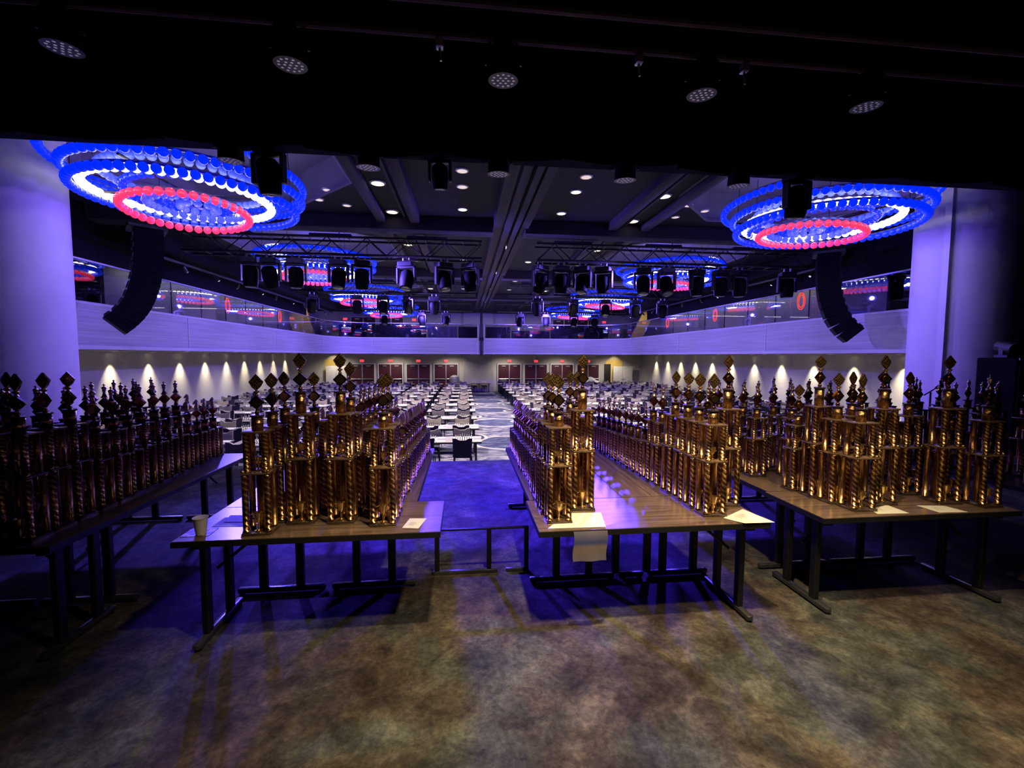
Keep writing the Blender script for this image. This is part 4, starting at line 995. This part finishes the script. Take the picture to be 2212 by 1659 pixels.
def pieces(rows_, m):
    mb = MB()
    HH = [.06, .075, .085, .1, .11, .085, .075, .06]
    for rk, y in rows_:
        for f in range(8):
            h = .045 if rk == 'p' else HH[f]; x = (f - 3.5) * .057
            mb.lathe([(.017, 0), (.015, .012), (.007, .02), (.008, h * .7), (.013, h * .8), (.004, h)], 6, (x, y, .004))
    return mb.mesh('chess_pieces', m, 60)
p_white = pieces((('k', -.2), ('p', -.143)), PIECE); p_black = pieces((('k', .2), ('p', .143)), PIECEB)
sheetm = MB().box(-.1, .1, -.07, .07, .0005, .0025).mesh('score_sheet', WHITEP, 0)
chairs = []
for k in range(12):
    yc = 10.98 + 1.975 * k
    if yc > 33.4: break
    for s, nm in ((-1, 'left'), (1, 'right')):
        for j in range(6):
            xc = (.42 - .915 - 2.03 * j) if s < 0 else (2.54 + .915 + 2.03 * j)
            if not (in_view(xc, yc, .74, 120)): continue
            w_ = '%s row from stage, %s table %s of aisle' % (ORD[k], ORD[j], nm)
            t_ = root('chess_table', (xc, yc, 0), 'long grey chess table, %s' % w_, 'table', 'chess tables in the hall', rnd.uniform(-.01, .01))
            ob('table_top', t_top, t_); ob('edge_band', t_edge, t_)
            for q in (-1, 1): ob('leg_frame', t_lf[q], t_)
            for q, side in ((-1, 'left'), (1, 'right')):
                xb = xc + q * .44 + rnd.uniform(-.03, .03)
                fl = rnd.random() < .5
                c_ = root('chess_set', (xb, yc + rnd.uniform(-.02, .02), .74), 'chess board, %s half, %s' % (side, w_), 'chess set', 'chess boards in the hall', PI if fl else 0)
                ob('board', b_board, c_)
                ob('white_pieces', p_white, c_)['kind'] = 'stuff'; ob('black_pieces', p_black, c_)['kind'] = 'stuff'
                if k < 4:
                    for e, far in ((-1, 'near'), (1, 'far')):
                        if e < 0 or k < 2:
                            tag(ob('score_sheet', sheetm, None, (xb + .36, yc + e * .22, .74), (0, 0, rnd.uniform(-.2, .2))), '%s score sheet, %s board, %s' % (far, side, w_), 'paper', 'score sheets on chess tables')
                for e, far in ((-1, 'near side'), (1, 'far side')):
                    xx = xc + q * .44 + rnd.uniform(-.06, .06); yy = yc + e * (.5 + rnd.uniform(-.05, .09)); rz = (0 if e < 0 else PI) + rnd.uniform(-.14, .14)
                    if in_view(xx, yy, .8, 40): chairs.append((math.hypot(xx, yy), xx, yy, rz, k, 'notched-back chair, %s %s seat, %s' % (far, side, w_)))
chairs.sort()
rest = MB()
for i, (d, x, y, rz, k, lb) in enumerate(chairs):
    if i < 300:
        if k < 2:
            t_ = root('banquet_chair', (x, y, 0), lb, 'chair', 'chairs of the chess hall', rz)
            ob('backrest', c_back, t_); ob('back_cushion', c_cush, t_); ob('seat', c_seat, t_)
            for g in c_leg.values(): ob('leg', g, t_)
        else:
            t_ = ob('banquet_chair', c_one, None, (x, y, 0), (0, 0, rz)); tag(t_, lb, 'chair', 'chairs of the chess hall')
    else:
        cs, sn = math.cos(rz), math.sin(rz)
        o_ = len(rest.v)
        rest.v += [(x + a * cs - b_ * sn, y + a * sn + b_ * cs, z) for a, b_, z in one.v]
        rest.f += [tuple(q + o_ for q in f) for f in one.f]; rest.m += one.m
if rest.v:
    o = ob('banquet_chairs_far', rest.mesh('banquet_chairs_far', [CHB, CHF, BLKM], 25))
    tag(o, 'packed rows of chairs at the back of the chess hall', 'chairs', None, 'stuff')
# table with two chairs before the pillar, bins and bags by the far wall
t_ = root('chess_table', (1.1, 33.9, 0), 'lone table in front of the far pillar', 'table'); ob('table_top', t_top, t_); ob('edge_band', t_edge, t_)
for q in (-1, 1): ob('leg_frame', t_lf[q], t_)
for q, nm in ((-.35, 'left'), (.45, 'right')): tag(ob('banquet_chair', c_one, None, (1.1 + q, 34.2, 0), (0, 0, PI)), '%s chair of the lone table at the far pillar' % nm, 'chair')
for x, nm, hh, mm in ((-.75, 'left', 1.35, STEEL), (2.95, 'right', 1.05, CHB)):
    t_ = root('waste_bin', (x, 33.6, 0), 'rounded bin %s of the far pillar' % nm, 'bin')
    ob('bin_body', MB().lathe([(.3, 0), (.38, .1), (.4, hh * .8), (.36, hh * .82)], 18).mesh('bin_body', mm), t_); ob('bin_lid', MB().lathe([(.4, hh * .8), (.34, hh * .92), (.1, hh)], 18).mesh('bin_lid', mm), t_)
for q, (x, r) in enumerate(((9.4, .42), (10.0, .5), (10.55, .38))):
    t_ = root('plastic_bag', (x, 33.8 + .1 * q, 0), 'white bulging bag by the right far doors, %s from the left' % ORD[q], 'bag')
    mb = MB().sphere((0, 0, r * .9), r, 14, 9); mb.v = [(a * (1 + .18 * math.sin(7 * c + a * 9)), b_ * (1 + .15 * math.sin(5 * a + c * 8)), max(0, c * 1.25)) for a, b_, c in mb.v]
    ob('bag_body', mb.mesh('bag_body', WHITEP, 60), t_); ob('bag_knot', MB().lathe([(.05, r * 2.2), (.03, r * 2.32), (.09, r * 2.45)], 8).mesh('bag_knot', WHITEP), t_)
print('trophies', TROPH, 'chairs', len(chairs), 'objects', len(bpy.data.objects))
